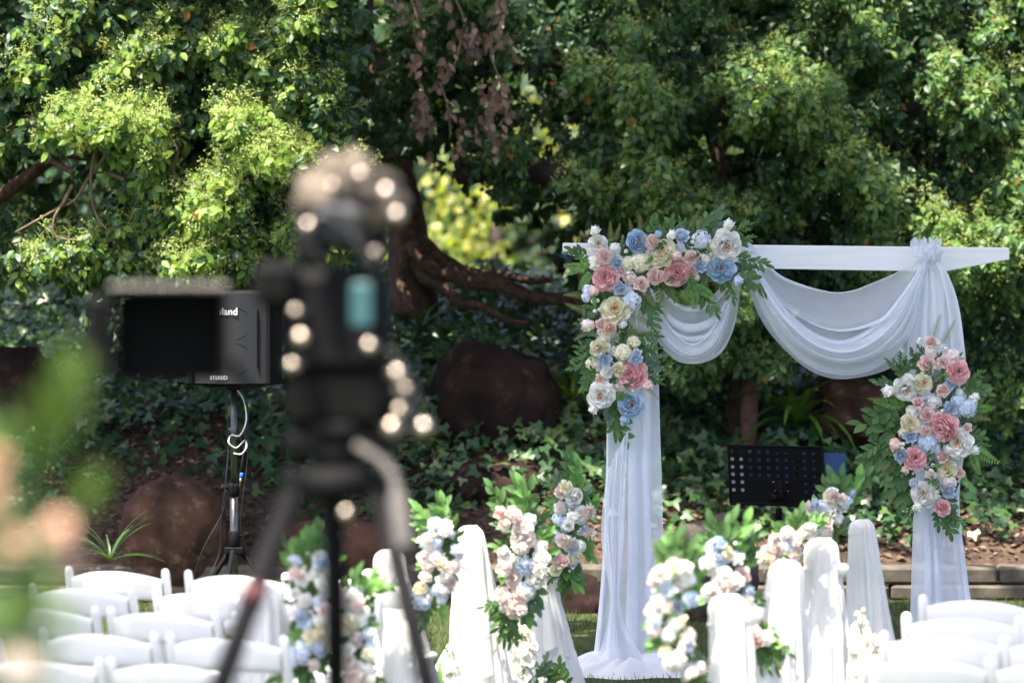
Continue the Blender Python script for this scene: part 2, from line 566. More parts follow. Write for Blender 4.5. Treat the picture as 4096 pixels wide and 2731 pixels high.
def panicle_template(seed):
    r = random.Random(seed)
    b = MB()
    def twig(p, q, w):
        d = (q - p)
        s = d.cross(Vector((r.uniform(-1, 1), r.uniform(-1, 1), r.uniform(-1, 1)))).normalized() * w
        b.add([p - s, p + s, q + s * .5, q - s * .5], [(0, 1, 2, 3)])
    top = Vector((r.uniform(-.1, .1), 1, r.uniform(-.1, .1)))
    twig(Vector((0, 0, 0)), top, .016)
    for k in range(6):
        t = .35 + .11 * k
        a = k * 2.4 + r.random()
        p = top * t
        q = p + Vector((math.cos(a) * .32, .24, math.sin(a) * .32)) * (1.25 - t * .5)
        twig(p, q, .012)
        for j in range(3):
            e = q + Vector((r.uniform(-1, 1), r.uniform(-.3, 1), r.uniform(-1, 1))) * .10
            s = .034
            b.add([e + Vector((-s, 0, -s)), e + Vector((s, 0, -s)), e + Vector((0, s, s * 1.2))], [(0, 1, 2)])
    for j in range(3):
        e = top + Vector((r.uniform(-1, 1), r.uniform(-.3, 1), r.uniform(-1, 1))) * .1
        s = .036
        b.add([e + Vector((-s, 0, -s)), e + Vector((s, 0, -s)), e + Vector((0, s, s * 1.2))], [(0, 1, 2)])
    return np.array(b.v), b.f


PAN = [panicle_template(i) for i in range(3)]


def shoots_to_leaves(P, A, k, llen, droop=.5, facing=None, spread=.8, shlen=.12):
    """P (n,3) shoot base, A (n,3) axis -> leaf locs, frames, scales"""
    n = len(P)
    P = np.repeat(P, k, axis=0); A = norm_rows(np.repeat(A, k, axis=0))
    t = np.tile((np.arange(k) + .5) / k, n)
    rad = rng.normal(size=(n * k, 3))
    rad = norm_rows(rad - A * (rad * A).sum(1, keepdims=True))
    L = P + A * (t * shlen)[:, None] + rad * .008
    D = A * rng.uniform(.05, .5, (n * k, 1)) + rad * spread + np.array([0, 0, -1.0]) * (droop * rng.uniform(.4, 1.4, (n * k, 1)))
    N = A * .5 + rng.normal(size=(n * k, 3)) * .42 + np.array([[0.1, -.55, .6]] if facing is None else [facing])
    S = llen * rng.uniform(.65, 1.2, n * k)
    return L, frames(D, N), S


# ------------------------------------------------------------------ ground, bank, far ground
def bank_h(x, y):
    if y < 21.75: return 0.0
    t = y - 21.75
    k = min(1, max(0, (1.1 - x) / 1.1)); k = k * k * (3 - 2 * k)
    h = .17 + (1.0 + .55 * k) * (1 - math.exp(-t * (.42 + .16 * k)))
    h += .10 * nz((x, y, 0), .9) * min(1, t) + .04 * nz((x, y, 3), 3) * min(1, t)
    h -= min(1.2, max(0, y - 26) * .10)
    return h


g = MB()
g.add([(-150, -60, 0), (150, -60, 0), (150, 21.9, 0), (-150, 21.9, 0)], [(0, 1, 2, 3)])
tag(g.build('lawn_ground', M['lawn']), 'short green lawn under the chairs and the arch', 'lawn', kind='structure')

b = MB()
xs = np.concatenate([np.linspace(-80, -8, 10), np.linspace(-6, 6, 61), np.linspace(8, 80, 10)])
ys = np.concatenate([np.linspace(21.75, 28, 56), np.linspace(29, 50, 22), np.linspace(55, 160, 10)])
V = [(x, y, bank_h(x, y)) for y in ys for x in xs]
nx = len(xs)
F = [(j * nx + i, j * nx + i + 1, (j + 1) * nx + i + 1, (j + 1) * nx + i) for j in range(len(ys) - 1) for i in range(nx - 1)]
b.add(V, F)
tag(b.build('mulch_bank', M['mulch']), 'brown mulch covered bank rising behind the arch', 'bank', kind='structure')

# edging along the foot of the bank: two courses of long stones
ed = thing('garden_edging', 'low weathered stone edging along the foot of the mulch bank', 'garden edging', (0, 21.66, 0))
for course, (z0, hh, dy) in enumerate(((0, .085, -.012), (.089, .10, 0))):
    x = -8.0
    while x < 8:
        w = random.uniform(.75, 1.25)
        m_ = MB()
        m_.box((x + w / 2, dy + random.uniform(-.008, .008), z0 + hh / 2), (w - .012, .19, hh - random.uniform(0, .008)), bevel=.014)
        m_.build('stone', M['kerb'], ed)
        x += w

# grass blades on the visible lawn
n = 26000
L = np.stack([rng.uniform(-3.2, 3.4, n), rng.uniform(17.0, 21.55, n), np.zeros(n)], 1)
D = np.stack([rng.normal(0, .35, n), rng.normal(0, .35, n), np.ones(n)], 1)
me = scatter_mesh('grass', [(BLADE_V, BLADE_F, L, frames(D, rng.normal(size=(n, 3))), np.stack([np.full(n, .05), rng.uniform(.02, .045, n), np.full(n, .03)], 1), 0)], [M['grass']])
o = link(bpy.data.objects.new('grass', me)); tag(o, 'short mown grass blades around the foot of the arch', 'grass', kind='stuff')

# leaf litter on the mulch and some on the lawn
n = 9000
x = rng.uniform(-4, 4.4, n); y = 21.8 + rng.gamma(1.6, .7, n); y = np.minimum(y, 26)
L = np.stack([x, y, [bank_h(a, c) + .012 for a, c in zip(x, y)]], 1)
D = rng.normal(size=(n, 3)) * np.array([1, 1, .35])
N = np.array([[0, -.25, 1.0]]) + rng.normal(size=(n, 3)) * .35
me = scatter_mesh('leaf_litter', [(LITTER_V, QLEAF_F, L, frames(D, N), rng.uniform(.03, .075, n), 0)], [M['litter']])
o = link(bpy.data.objects.new('leaf_litter', me)); tag(o, 'fallen brown leaves scattered over the mulch bank', 'leaf litter', kind='stuff')

# ivy over the bank: patches steered by noise, denser higher up
pts = []
while len(pts) < 36000:
    x = random.uniform(-4, 4.6); y = 21.95 + random.random() ** .8 * 4.6
    dens = nz((x, y, 0), .75, 5) + 1.0 * min(1.0, (y - 21.95) / .55) - .08
    if x > 2.0: dens += .1
    if x < -.2: dens += .12
    if random.random() < dens * 1.6:
        pts.append((x, y, bank_h(x, y) + random.random() ** 1.5 * (.12 + .22 * max(0, .4 + nz((x, y, 2), 1.6, 9)))))
L = np.array(pts); n = len(L)
D = rng.normal(size=(n, 3)) * np.array([1, .6, .5]) + np.array([[0, -.5, -.5]])
N = np.array([[0, -.8, .9]]) + rng.normal(size=(n, 3)) * .4
me = scatter_mesh('ivy', [(IVY_V, IVY_F, L, frames(D, N), rng.uniform(.045, .10, n), 0)], [M['ivy']])
o = link(bpy.data.objects.new('ivy', me)); tag(o, 'dark glossy ivy covering the bank behind the arch', 'ivy', kind='stuff')


# ------------------------------------------------------------------ boulders
def boulder(name, label, px, py, d, w, h, mat, seed, dep=.8, tilt=0.0, group=None):
    """px,py centre, w,h size in metres"""
    c = at(px, py, d)
    b = MB(); n, m = 64, 40
    V = []; F = []
    for j in range(m + 1):
        ph = PI * j / m
        for i in range(n):
            a = 2 * PI * i / n
            p = Vector((math.sin(ph) * math.cos(a), math.sin(ph) * math.sin(a), math.cos(ph)))
            q = Vector((abs(p.x) ** .8 * (1 if p.x > 0 else -1), abs(p.y) ** .8 * (1 if p.y > 0 else -1), abs(p.z) ** .8 * (1 if p.z > 0 else -1)))
            s = 1 + .18 * nz(p, 1.3, seed) + .09 * nz(p, 2.9, seed + 4) - .06 * abs(nz(p, 4.5, seed + 6)) + .035 * nz(p, 9, seed + 9) + .015 * nz(p, 20, seed)
            V.append(Vector((q.x * w / 2 * s, q.y * w * dep / 2 * s, q.z * h / 2 * s)))
    for j in range(m):
        for i in range(n):
            F.append((j * n + i, (j + 1) * n + i, (j + 1) * n + (i + 1) % n, j * n + (i + 1) % n))
    Rm = Matrix.Rotation(tilt, 3, 'Y')
    b.add([Rm @ v for v in V], F)
    o = b.build(name, mat)
    o.location = c
    return tag(o, label, 'boulder', group)


G_ = 'boulders set into the bank'
boulder('boulder', 'largest dark brown boulder on the bank, left of the arch', 1975, 1650, 22.9, .80, .78, M['rock'], 1.0, .8, .35, G_)
boulder('boulder', 'low dark brown boulder below the largest boulder', 1985, 2020, 22.4, .66, .56, M['rock'], 3.1, .8, .15, G_)
boulder('boulder', 'grey brown rounded boulder under the music stand', 2850, 2290, 20.6, .50, .58, M['rock_grey'], 5.2, .8, 0, G_)
boulder('boulder', 'small reddish boulder between left arch drape and draped aisle stand', 2310, 2440, 21.0, .30, .42, M['rock'], 8.4, .9, 0, G_)
boulder('boulder', 'dark boulder at left edge behind the loudspeaker stand', 60, 1640, 22.6, .56, .74, M['rock'], 11.2, .8, 0, G_)
boulder('boulder', 'red brown craggy rock left of the loudspeaker pole', 700, 2130, 21.7, .62, .62, M['rock_red'], 13.7, .7, .1, G_)
boulder('boulder', 'broad red brown rock behind the tripod legs', 1340, 2230, 21.8, .78, .46, M['rock_red'], 17.7, .7, 0, G_)
boulder('boulder', 'dark half-buried rock right of the music stand folder', 3440, 1640, 23.2, .60, .42, M['rock_red'], 21.3, .7, .2, G_)

# ------------------------------------------------------------------ strap-leaved plants
def strap_plant(label, px, py, d, nl, ln, wid, mat, seed, arch=1.0):
    r = random.Random(seed)
    c = at(px, py, d)
    root = thing('strap_leaf_plant', label, 'plant', c, 0, 'strap leaved plants on the bank')
    for k in range(nl):
        a = r.uniform(0, 2 * PI)
        l = ln * r.uniform(.6, 1.1)
        el = r.uniform(.35, 1.3)
        dirh = Vector((math.cos(a), math.sin(a), 0))
        side = Vector((-math.sin(a), math.cos(a), 0))
        V = []; F = []
        p = Vector((0, 0, 0)); e = el
        for i in range(7):
            t = i / 6
            w = wid * (.55 + 1.3 * t - 1.75 * t * t) if t < 1 else .002
            up = Vector((0, 0, 1)) * math.cos(e) - dirh * math.sin(e)
            V += [p - side * w, p + up * -w * .3, p + side * w]
            p = p + (dirh * math.cos(e) + Vector((0, 0, 1)) * math.sin(e)) * l / 6
            e -= arch * .28
        for i in range(6):
            for j in range(2):
                F.append((i * 3 + j, i * 3 + j + 1, i * 3 + 4 + j, i * 3 + 3 + j))
        b = MB(); b.add(V, F); b.build('leaf', mat, root)


strap_plant('bright green strap leaved plant right of the red brown trunk, under the large swag', 3190, 1690, 23.0, 26, .55, .026, M['strap'], 3)
strap_plant('dark strap leaved clump left of the red brown trunk', 2740, 1650, 23.0, 18, .45, .02, M['strap_dark'], 5)
strap_plant('dark strap leaved plant between largest boulder and left arch drape', 2290, 1600, 23.2, 16, .42, .02, M['strap'], 7)
strap_plant('strap leaved plant below the root behind the tripod', 1680, 1330, 23.6, 18, .5, .018, M['strap_dark'], 9)
strap_plant('grassy green plant behind the left chairs beside the red rock', 440, 2240, 20.8, 22, .32, .008, M['strap_dark'], 11, .5)
strap_plant('dark strap leaved clump right of the right flower garland', 4010, 1900, 23.2, 18, .45, .022, M['strap_dark'], 15)

# ------------------------------------------------------------------ trees
def limb(mb, pts, r0, r1, n=9, wob=.0):
    P = []
    m = len(pts)
    for i in range(m - 1):
        a = Vector(pts[i]); c = Vector(pts[i + 1])
        for k in range(4):
            t = k / 4
            p = a.lerp(c, t)
            if wob: p = p + Vector((nz(p, 4), nz(p, 4, 3), nz(p, 4, 7))) * wob
            P.append(p)
    P.append(Vector(pts[-1]))
    rad = [r0 + (r1 - r0) * i / (len(P) - 1) for i in range(len(P))]
    rad = [q * (1 + .22 * nz((i * .8, q * 9, 0), .9)) for i, q in enumerate(rad)]
    mb.tube(P, rad, n)


def smooth_line(pts, k=6):
    """Catmull-Rom through points"""
    P = [Vector(p) for p in pts]
    out = []
    for i in range(len(P) - 1):
        p0 = P[max(i - 1, 0)]; p1 = P[i]; p2 = P[i + 1]; p3 = P[min(i + 2, len(P) - 1)]
        for j in range(k):
            t = j / k
            out.append(.5 * ((2 * p1) + (p2 - p0) * t + (2 * p0 - 5 * p1 + 4 * p2 - p3) * t * t + (3 * p1 - p0 - 3 * p2 + p3) * t ** 3))
    out.append(P[-1])
    return out


# ---- left camphor tree: sunlit, in flower
tl = thing('camphor_tree', 'sunlit yellow-green flowering tree overhanging the loudspeaker on the left', 'tree', (-3.6, 22.6, 0))
tl_base = Vector(tl.location)
def T(v): return Vector(v) - tl_base
mb = MB()
limb(mb, [T((-3.6, 22.6, 0)), T((-3.55, 22.5, 1.6)), T((-3.3, 22.4, 3.2)), T((-2.9, 22.3, 5.2))], .20, .09, 12, .04)
mb.build('trunk', M['bark'], tl)
br = [[(-3.5, 22.5, 1.9), (-2.6, 22.0, 2.5), (-1.9, 21.6, 2.5)], [(-3.4, 22.4, 2.6), (-2.2, 21.9, 3.3), (-1.1, 21.4, 3.2)],
      [(-3.1, 22.35, 3.8), (-1.8, 21.9, 4.0), (-.9, 21.6, 3.9)], [(-3.5, 22.5, 2.2), (-2.9, 21.6, 2.7), (-2.4, 21.0, 2.4)]]
for q in br:
    mb = MB(); limb(mb, [T(p) for p in q], .055, .015, 8, .03); mb.build('branch', M['bark'], tl)
# bare hanging twigs in the dark hollow of the crown
tw = [[(395, 540), (420, 620), (350, 720), (300, 800), (240, 830), (150, 880), (60, 930)],
      [(400, 560), (370, 650), (365, 760), (385, 860), (430, 920)],
      [(290, 740), (260, 800), (215, 880), (230, 950), (330, 960)],
      [(100, 480), (190, 540), (260, 620), (290, 720)],
      [(500, 720), (420, 690), (350, 700)], [(700, 720), (690, 660), (710, 600), (640, 500)], [(560, 700), (640, 620), (680, 560)]]
for q in tw:
    mb = MB()
    mb.tube([T(p) for p in smooth_line([at(a, c, 21.0 + .15 * nz((a * .01, c * .01, 0))) for a, c in q])], [.012 - .007 * i / (6 * (len(q) - 1)) for i in range(6 * (len(q) - 1) + 1)], 6)
    mb.build('twig', M['twig'], tl)


def in_left(px, py):
    if py > 1130 - 40 * math.sin(px * .012): return False
    edge = 1400 + 45 * math.sin(py * .011) + 30 * math.sin(py * .031)
    if py > 780: edge = 1440
    if px > edge: return False
    e = ((px - 220) / 320) ** 2 + ((py - 760) / 190) ** 2
    if e < 1 + .35 * math.sin(px * .03 + py * .02): return False
    return True


P = []; A = []; young = []
tries = 0
while len(P) < 5600 and tries < 200000:
    tries += 1
    px = random.uniform(-260, 1480); py = random.uniform(-330, 1150)
    if not in_left(px, py): continue
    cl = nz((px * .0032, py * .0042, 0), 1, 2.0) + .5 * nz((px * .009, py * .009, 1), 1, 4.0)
    lit = min(1, max(0, (px - 150) / 700)) * .35 + min(1, max(0, (py + 100) / 500)) * .12  # how sunlit this spot should look; steers leaf density, depth and colour
    if random.random() > .50 + cl * .8 + lit * .5: continue
    d = 21.15 - .42 * cl - .25 * lit + abs(random.gauss(0, .30))
    p = at(px, py, d)
    P.append(p)
    A.append(Vector((random.gauss(.12, .5), -.75 + random.gauss(0, .3), random.gauss(.05, .45))))
    young.append(min(.92, max(.1, .30 + lit * .9 + cl * .7 - (d - 20.6) * .45)))  # young leaves favoured where sunlit and outermost, light put into the mix
P = np.array(P); A = np.array(A); young = np.array(young)
k = 9
L, Mx, S = shoots_to_leaves(P, A, k, .064, .75, shlen=.10)
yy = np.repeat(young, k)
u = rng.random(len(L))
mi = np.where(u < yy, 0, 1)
mi = np.where(rng.random(len(L)) < .004, 2, mi)
# inner leaves, shade of the crown put into their dark colour
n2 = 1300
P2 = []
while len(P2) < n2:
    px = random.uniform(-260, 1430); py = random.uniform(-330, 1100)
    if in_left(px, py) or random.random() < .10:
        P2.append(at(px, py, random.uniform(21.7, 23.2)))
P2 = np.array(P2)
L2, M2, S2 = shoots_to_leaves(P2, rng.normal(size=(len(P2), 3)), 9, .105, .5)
# panicles
pk = np.nonzero(rng.random(len(P)) < young * 1.0)[0]
grp = [(LEAF_V, LEAF_F, L, Mx, S, mi), (LEAF_V, LEAF_F, L2, M2, S2, 4)]
for q in range(3):
    sel = pk[q::3]
    for rep in range(2):
        Ax = norm_rows(A[sel] * .6 + np.array([[0, -.1, .5]]) + rng.normal(size=(len(sel), 3)) * .45)
        grp.append((PAN[q][0], PAN[q][1], P[sel] + Ax * .03, frames(Ax, rng.normal(size=(len(sel), 3))), rng.uniform(.08, .14, len(sel)), 3))
# upper crown above the frame
nu_ = 6000
Lu = np.stack([rng.uniform(-6.0, -.9, nu_), rng.uniform(22.2, 26.2, nu_), rng.uniform(4.3, 7.4, nu_)], 1)
Lu = Lu[[((q[0] + 3.6) / 3.0) ** 2 + ((q[1] - 24.3) / 2.0) ** 2 + ((q[2] - 5.4) / 2.0) ** 2 < 1 for q in Lu]]
grp.append((LEAF_V, LEAF_F, Lu, frames(rng.normal(size=Lu.shape), rng.normal(size=Lu.shape) * .5 + [[0, 0, 1]]), rng.uniform(.14, .26, len(Lu)), 1))
# the largest front leaves become leaf parts of their own, the rest is one mass
front = np.argsort(L[:, 1])[:2200]
vis = [i for i in front if mi[i] != 3]
random.shuffle(vis)
ind = np.array(sorted(vis[:260]))
keep = np.ones(len(L), bool); keep[ind] = False
grp[0] = (LEAF_V, LEAF_F, L[keep], Mx[keep], S[keep], mi[keep])
me = scatter_mesh('crown', grp, [M['leaf_young'], M['leaf_old'], M['leaf_red'], M['panicle'], M['leaf_fardark']])
o = link(bpy.data.objects.new('crown', me), tl); o.location = -tl_base; o['kind'] = 'stuff'
leaf_me = []
for q in ('leaf_young', 'leaf_old', 'leaf_red'):
    mb = MB(); mb.add(LEAF_V, LEAF_F); leaf_me.append(mb.mesh('leaf', M[q]))
for i in ind:
    part('leaf', leaf_me[mi[i]], tl, xf(Vector(L[i]) - tl_base, Matrix(Mx[i].tolist()), float(S[i])))

# ---- right camphor tree behind the arch, mostly in shade
tr_base = Vector((1.42, 22.9, 0))
trt = thing('camphor_tree', 'broad dark green tree filling the background behind the arch', 'tree', tr_base)
def T2(v): return Vector(v) - tr_base
mb = MB()
pb = at(2995, 1880, 22.9); pm = at(2995, 1560, 22.9); pt = at(3010, 1250, 23.1)
limb(mb, [T2((pb.x, 22.9, bank_h(pb.x, 22.9) - .1)), T2(pm), T2(pt), T2(at(2900, 700, 23.5)), T2(at(2700, 100, 23.5)), T2((.9, 23.6, 5.5))], .052, .05, 12, .02)
mb.build('trunk', M['bark_red'], trt)
mb = MB()
limb(mb, [T2(Vector((at(2925, 1840, 23.2).x, 23.2, bank_h(1.3, 23.2) - .1))), T2(at(2935, 1560, 23.6)), T2(at(2960, 1250, 23.6))], .04, .035, 10, .02)
mb.build('trunk', M['bark'], trt)
big = [[at(1840, 690, 23.2), at(2060, 640, 23.1), at(2300, 720, 23.0), at(2560, 800, 23.0), at(2800, 880, 22.9), at(3050, 960, 23.1), at(3250, 1060, 23.4)],
       [at(2900, 700, 23.5), at(3300, 520, 23.2), at(3700, 420, 23.0)], [at(2700, 100, 23.5), at(2300, 250, 23.2), at(1800, 300, 23.0)],
       [at(3000, 1250, 23.4), at(3500, 1150, 23.2), at(3900, 1200, 23.0)]]
for i, q in enumerate(big):
    mb = MB(); limb(mb, [T2(p) for p in q], .085 if i == 0 else .035, .075 if i == 0 else .012, 10, .04)
    mb.build('branch', M['bark_dark'], trt)


def low_edge(px):
    pts = [(1300, 1100), (1500, 640), (1750, 620), (2050, 1010), (2300, 1120), (2450, 1350), (2600, 1420), (2800, 1560), (2960, 1500), (3100, 1480), (3300, 1380), (3600, 1250), (3750, 1420), (3880, 1560), (4000, 1680), (4400, 1650)]
    for (a, c), (e, f) in zip(pts, pts[1:]):
        if a <= px <= e: return c + (f - c) * (px - a) / (e - a)
    return 1000


P = []; A = []; yg = []
tries = 0
while len(P) < 9500 and tries < 300000:
    tries += 1
    px = random.uniform(1330, 4330); py = random.uniform(-260, 1700)
    if py > low_edge(px) + 50 * math.sin(px * .021): continue
    if px < 1560 and py > 700: continue
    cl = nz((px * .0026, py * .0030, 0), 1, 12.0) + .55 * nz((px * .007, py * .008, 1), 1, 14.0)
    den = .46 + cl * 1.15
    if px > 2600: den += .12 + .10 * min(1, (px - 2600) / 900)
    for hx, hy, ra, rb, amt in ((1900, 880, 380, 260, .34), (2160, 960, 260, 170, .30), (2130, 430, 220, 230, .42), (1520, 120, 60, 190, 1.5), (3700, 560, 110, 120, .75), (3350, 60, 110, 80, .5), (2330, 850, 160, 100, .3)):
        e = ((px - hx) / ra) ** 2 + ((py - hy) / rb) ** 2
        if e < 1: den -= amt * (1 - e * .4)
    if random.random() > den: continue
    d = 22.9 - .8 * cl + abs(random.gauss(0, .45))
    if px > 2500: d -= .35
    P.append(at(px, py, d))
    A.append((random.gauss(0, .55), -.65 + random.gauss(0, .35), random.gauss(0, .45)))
    yg.append(min(.88, max(.04, .24 + cl * .85 + (.26 if px > 2500 else 0) - (d - 22.4) * .35)))  # paler leaves favoured on the right half, its light put into colour
P = np.array(P); A = np.array(A); yg = np.array(yg)
k = 8
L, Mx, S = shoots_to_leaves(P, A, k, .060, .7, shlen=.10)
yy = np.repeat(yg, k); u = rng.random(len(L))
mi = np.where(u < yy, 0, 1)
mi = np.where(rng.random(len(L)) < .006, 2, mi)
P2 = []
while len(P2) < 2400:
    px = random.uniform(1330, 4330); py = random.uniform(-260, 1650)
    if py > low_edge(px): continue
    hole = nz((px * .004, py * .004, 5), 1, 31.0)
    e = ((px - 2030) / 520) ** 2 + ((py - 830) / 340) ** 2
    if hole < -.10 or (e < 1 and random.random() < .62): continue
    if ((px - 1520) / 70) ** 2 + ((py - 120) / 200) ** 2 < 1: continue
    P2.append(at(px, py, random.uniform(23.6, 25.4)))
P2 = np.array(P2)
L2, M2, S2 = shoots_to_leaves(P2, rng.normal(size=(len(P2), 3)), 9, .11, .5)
grp = [(LEAF_V, LEAF_F, L, Mx, S, mi), (LEAF_V, LEAF_F, L2, M2, S2, 4)]  # second group: inner leaves darkened by shade put into their colour
nu_ = 11000
Lu = np.stack([rng.uniform(-1.2, 6.0, nu_), rng.uniform(22.6, 26.8, nu_), rng.uniform(3.9, 7.6, nu_)], 1)
Lu = Lu[[((q[0] - 2.2) / 3.6) ** 2 + ((q[1] - 24.6) / 2.4) ** 2 + ((q[2] - 5.2) / 2.3) ** 2 < 1 and nz(q, .8, 3) > -.12 for q in Lu]]
grp.append((LEAF_V, LEAF_F, Lu, frames(rng.normal(size=Lu.shape), rng.normal(size=Lu.shape) * .5 + [[0, 0, 1]]), rng.uniform(.14, .26, len(Lu)), 1))
pk = np.nonzero(rng.random(len(P)) < yg * .7)[0]
for q in range(3):
    sel = pk[q::3]
    Ax = norm_rows(A[sel] * .6 + np.array([[0, -.1, .5]]) + rng.normal(size=(len(sel), 3)) * .45)
    grp.append((PAN[q][0], PAN[q][1], P[sel] + Ax * .03, frames(Ax, rng.normal(size=(len(sel), 3))), rng.uniform(.08, .13, len(sel)), 3))
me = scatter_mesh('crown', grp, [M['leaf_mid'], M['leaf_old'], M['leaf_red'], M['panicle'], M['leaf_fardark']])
o = link(bpy.data.objects.new('crown', me), trt); o.location = -tr_base; o['kind'] = 'stuff'

# dead hanging branches with pinkish brown leaves
db = thing('dead_branch', 'dead hanging branches with pinkish brown leaves high left of the arch', 'branch', at(1800, -80, 22.0))
db_b = Vector(db.location)
P = []
for x0, y0, x1, y1 in ((1620, -60, 1700, 240), (1790, -60, 1880, 180), (1760, 330, 1800, 560), (1960, 220, 2020, 470), (1990, -40, 1950, 120), (1850, 120, 1780, 330), (1700, 380, 1690, 430), (2010, 420, 1960, 460)):
    mb = MB()
    line = smooth_line([at(x0, y0, 22.5), at((x0 + x1) / 2 + 15, (y0 + y1) / 2, 22.4), at(x1, y1, 22.45)])
    mb.tube([p - db_b for p in line], .006, 6)
    mb.build('twig', M['twig'], db)
    for q in range(8):
        t = random.random()
        P.append(at(x0 + (x1 - x0) * t + random.gauss(0, 48), y0 + (y1 - y0) * t + random.gauss(0, 38), 22.45 + random.gauss(0, .08)))
P = np.array(P)
L, Mx, S = shoots_to_leaves(P, np.tile([[0, -.2, -.9]], (len(P), 1)), 4, .066, .95, spread=.75)
lm = MB(); lm.add(LEAF_V * np.array([1.15, 1, 1]), LEAF_F); lm = lm.mesh('leaf', M['leaf_dead'])
for i in range(len(L)):
    part('leaf', lm, db, xf(Vector(L[i]) - db_b, Matrix(Mx[i].tolist()), float(S[i])))

# old tree with spreading roots behind the tripod
rb = at(1640, 1000, 24.2)
rt = thing('old_tree', 'old brown tree whose thick roots spread right over the bank', 'tree', (rb.x, 24.2, bank_h(rb.x, 24.2)))
rtb = Vector(rt.location)
mb = MB()
limb(mb, [at(1660, 1240, 24.2) - rtb, at(1640, 1050, 24.2) - rtb, at(1610, 850, 24.3) - rtb, at(1560, 500, 24.6) - rtb, at(1420, 150, 24.8) - rtb, at(1400, -300, 25) - rtb], .15, .10, 14, .05)
mb.build('trunk', M['bark_red'], rt)
for q, r0, r1 in (([(1640, 980), (1750, 1080), (1900, 1130), (2080, 1170), (2260, 1210), (2420, 1260)], .07, .03), ([(1650, 1020), (1720, 1130), (1850, 1210), (1980, 1240), (2120, 1290)], .05, .016),
                  ([(1620, 1000), (1600, 1130), (1640, 1230), (1700, 1300)], .045, .015), ([(1670, 960), (1850, 1090), (2000, 1110), (2200, 1120)], .05, .02)):
    mb = MB(); limb(mb, [at(a, c, 24.0 - i * .1) - rtb for i, (a, c) in enumerate(q)], r0, r1, 9, .05); mb.build('root', M['bark'], rt)

# ---- sunlit shrubs and dark trees farther back
def far_mass(name, label, cat, cx, cy, cz, rx, ry, rz_, n, size, mats, seed, thr=-.05, trunk=None, trunk_mat=None):
    r = np.random.default_rng(seed)
    base = Vector((cx, cy, bank_h(cx, cy)))
    root = thing(name, label, cat, base, 0)
    pts = []
    while len(pts) < n:
        p = r.normal(size=3); p /= np.linalg.norm(p)
        p *= r.random() ** .45
        q = np.array([cx + p[0] * rx, cy + p[1] * ry, cz + p[2] * rz_])
        if nz(q, .9, seed) > thr and q[2] > base.z: pts.append(q)
    L = np.array(pts)
    D = r.normal(size=(n, 3)) + np.array([[0, 0, -.6]])
    N = r.normal(size=(n, 3)) * .6 + np.array([[.1, -.4, .8]])
    me = scatter_mesh('crown', [(LEAF_V, LEAF_F, L, frames(D, N), size * r.uniform(.6, 1.3, n), r.integers(0, len(mats), n))], mats)
    o = link(bpy.data.objects.new('crown', me), root); o.location = -base; o['kind'] = 'stuff'
    mb = MB()
    limb(mb, [(0, 0, -.1), (.05, .02, (cz - base.z) * .6), (.15, .0, (cz - base.z) * 1.1)], .05 + rz_ * .03, .03 + rz_ * .012, 9, .04)
    mb.build('trunk', trunk_mat or M['bark_dark'], root)
    return root


far_mass('sunlit_shrub', 'bright yellow-green sunlit shrub seen through the gap left of the arch', 'shrub', -.3, 42, 1.8, 2.7, 1.0, 2.3, 2000, .12, [M['leaf_far'], M['leaf_far'], M['leaf_far_glint']], 3, -.16)
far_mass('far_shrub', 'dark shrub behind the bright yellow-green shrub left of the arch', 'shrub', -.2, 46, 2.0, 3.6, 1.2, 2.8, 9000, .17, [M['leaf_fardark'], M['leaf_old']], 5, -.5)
far_mass('sunlit_shrub', 'sunlit yellow-green shrub glimpsed behind the right side of the arch', 'shrub', 4.6, 41, 2.8, 3.0, 1.0, 2.8, 3000, .13, [M['leaf_far'], M['leaf_far_glint'], M['leaf_mid']], 6, -.02)
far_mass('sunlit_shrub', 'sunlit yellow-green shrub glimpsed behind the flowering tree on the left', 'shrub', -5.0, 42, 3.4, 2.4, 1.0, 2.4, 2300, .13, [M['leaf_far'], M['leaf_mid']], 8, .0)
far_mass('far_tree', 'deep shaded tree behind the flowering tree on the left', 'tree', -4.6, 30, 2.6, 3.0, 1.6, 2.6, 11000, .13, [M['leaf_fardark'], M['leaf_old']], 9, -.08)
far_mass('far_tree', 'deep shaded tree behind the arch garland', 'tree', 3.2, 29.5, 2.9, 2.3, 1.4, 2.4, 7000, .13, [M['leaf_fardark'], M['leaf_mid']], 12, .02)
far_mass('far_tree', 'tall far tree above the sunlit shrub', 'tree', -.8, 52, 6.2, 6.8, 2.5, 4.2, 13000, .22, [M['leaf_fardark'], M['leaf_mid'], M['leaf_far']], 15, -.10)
far_mass('far_tree', 'far shaded tree at the right edge', 'tree', 8.0, 50, 4.6, 4.6, 2.5, 4.6, 11000, .22, [M['leaf_fardark'], M['leaf_mid'], M['leaf_far']], 18, -.12)

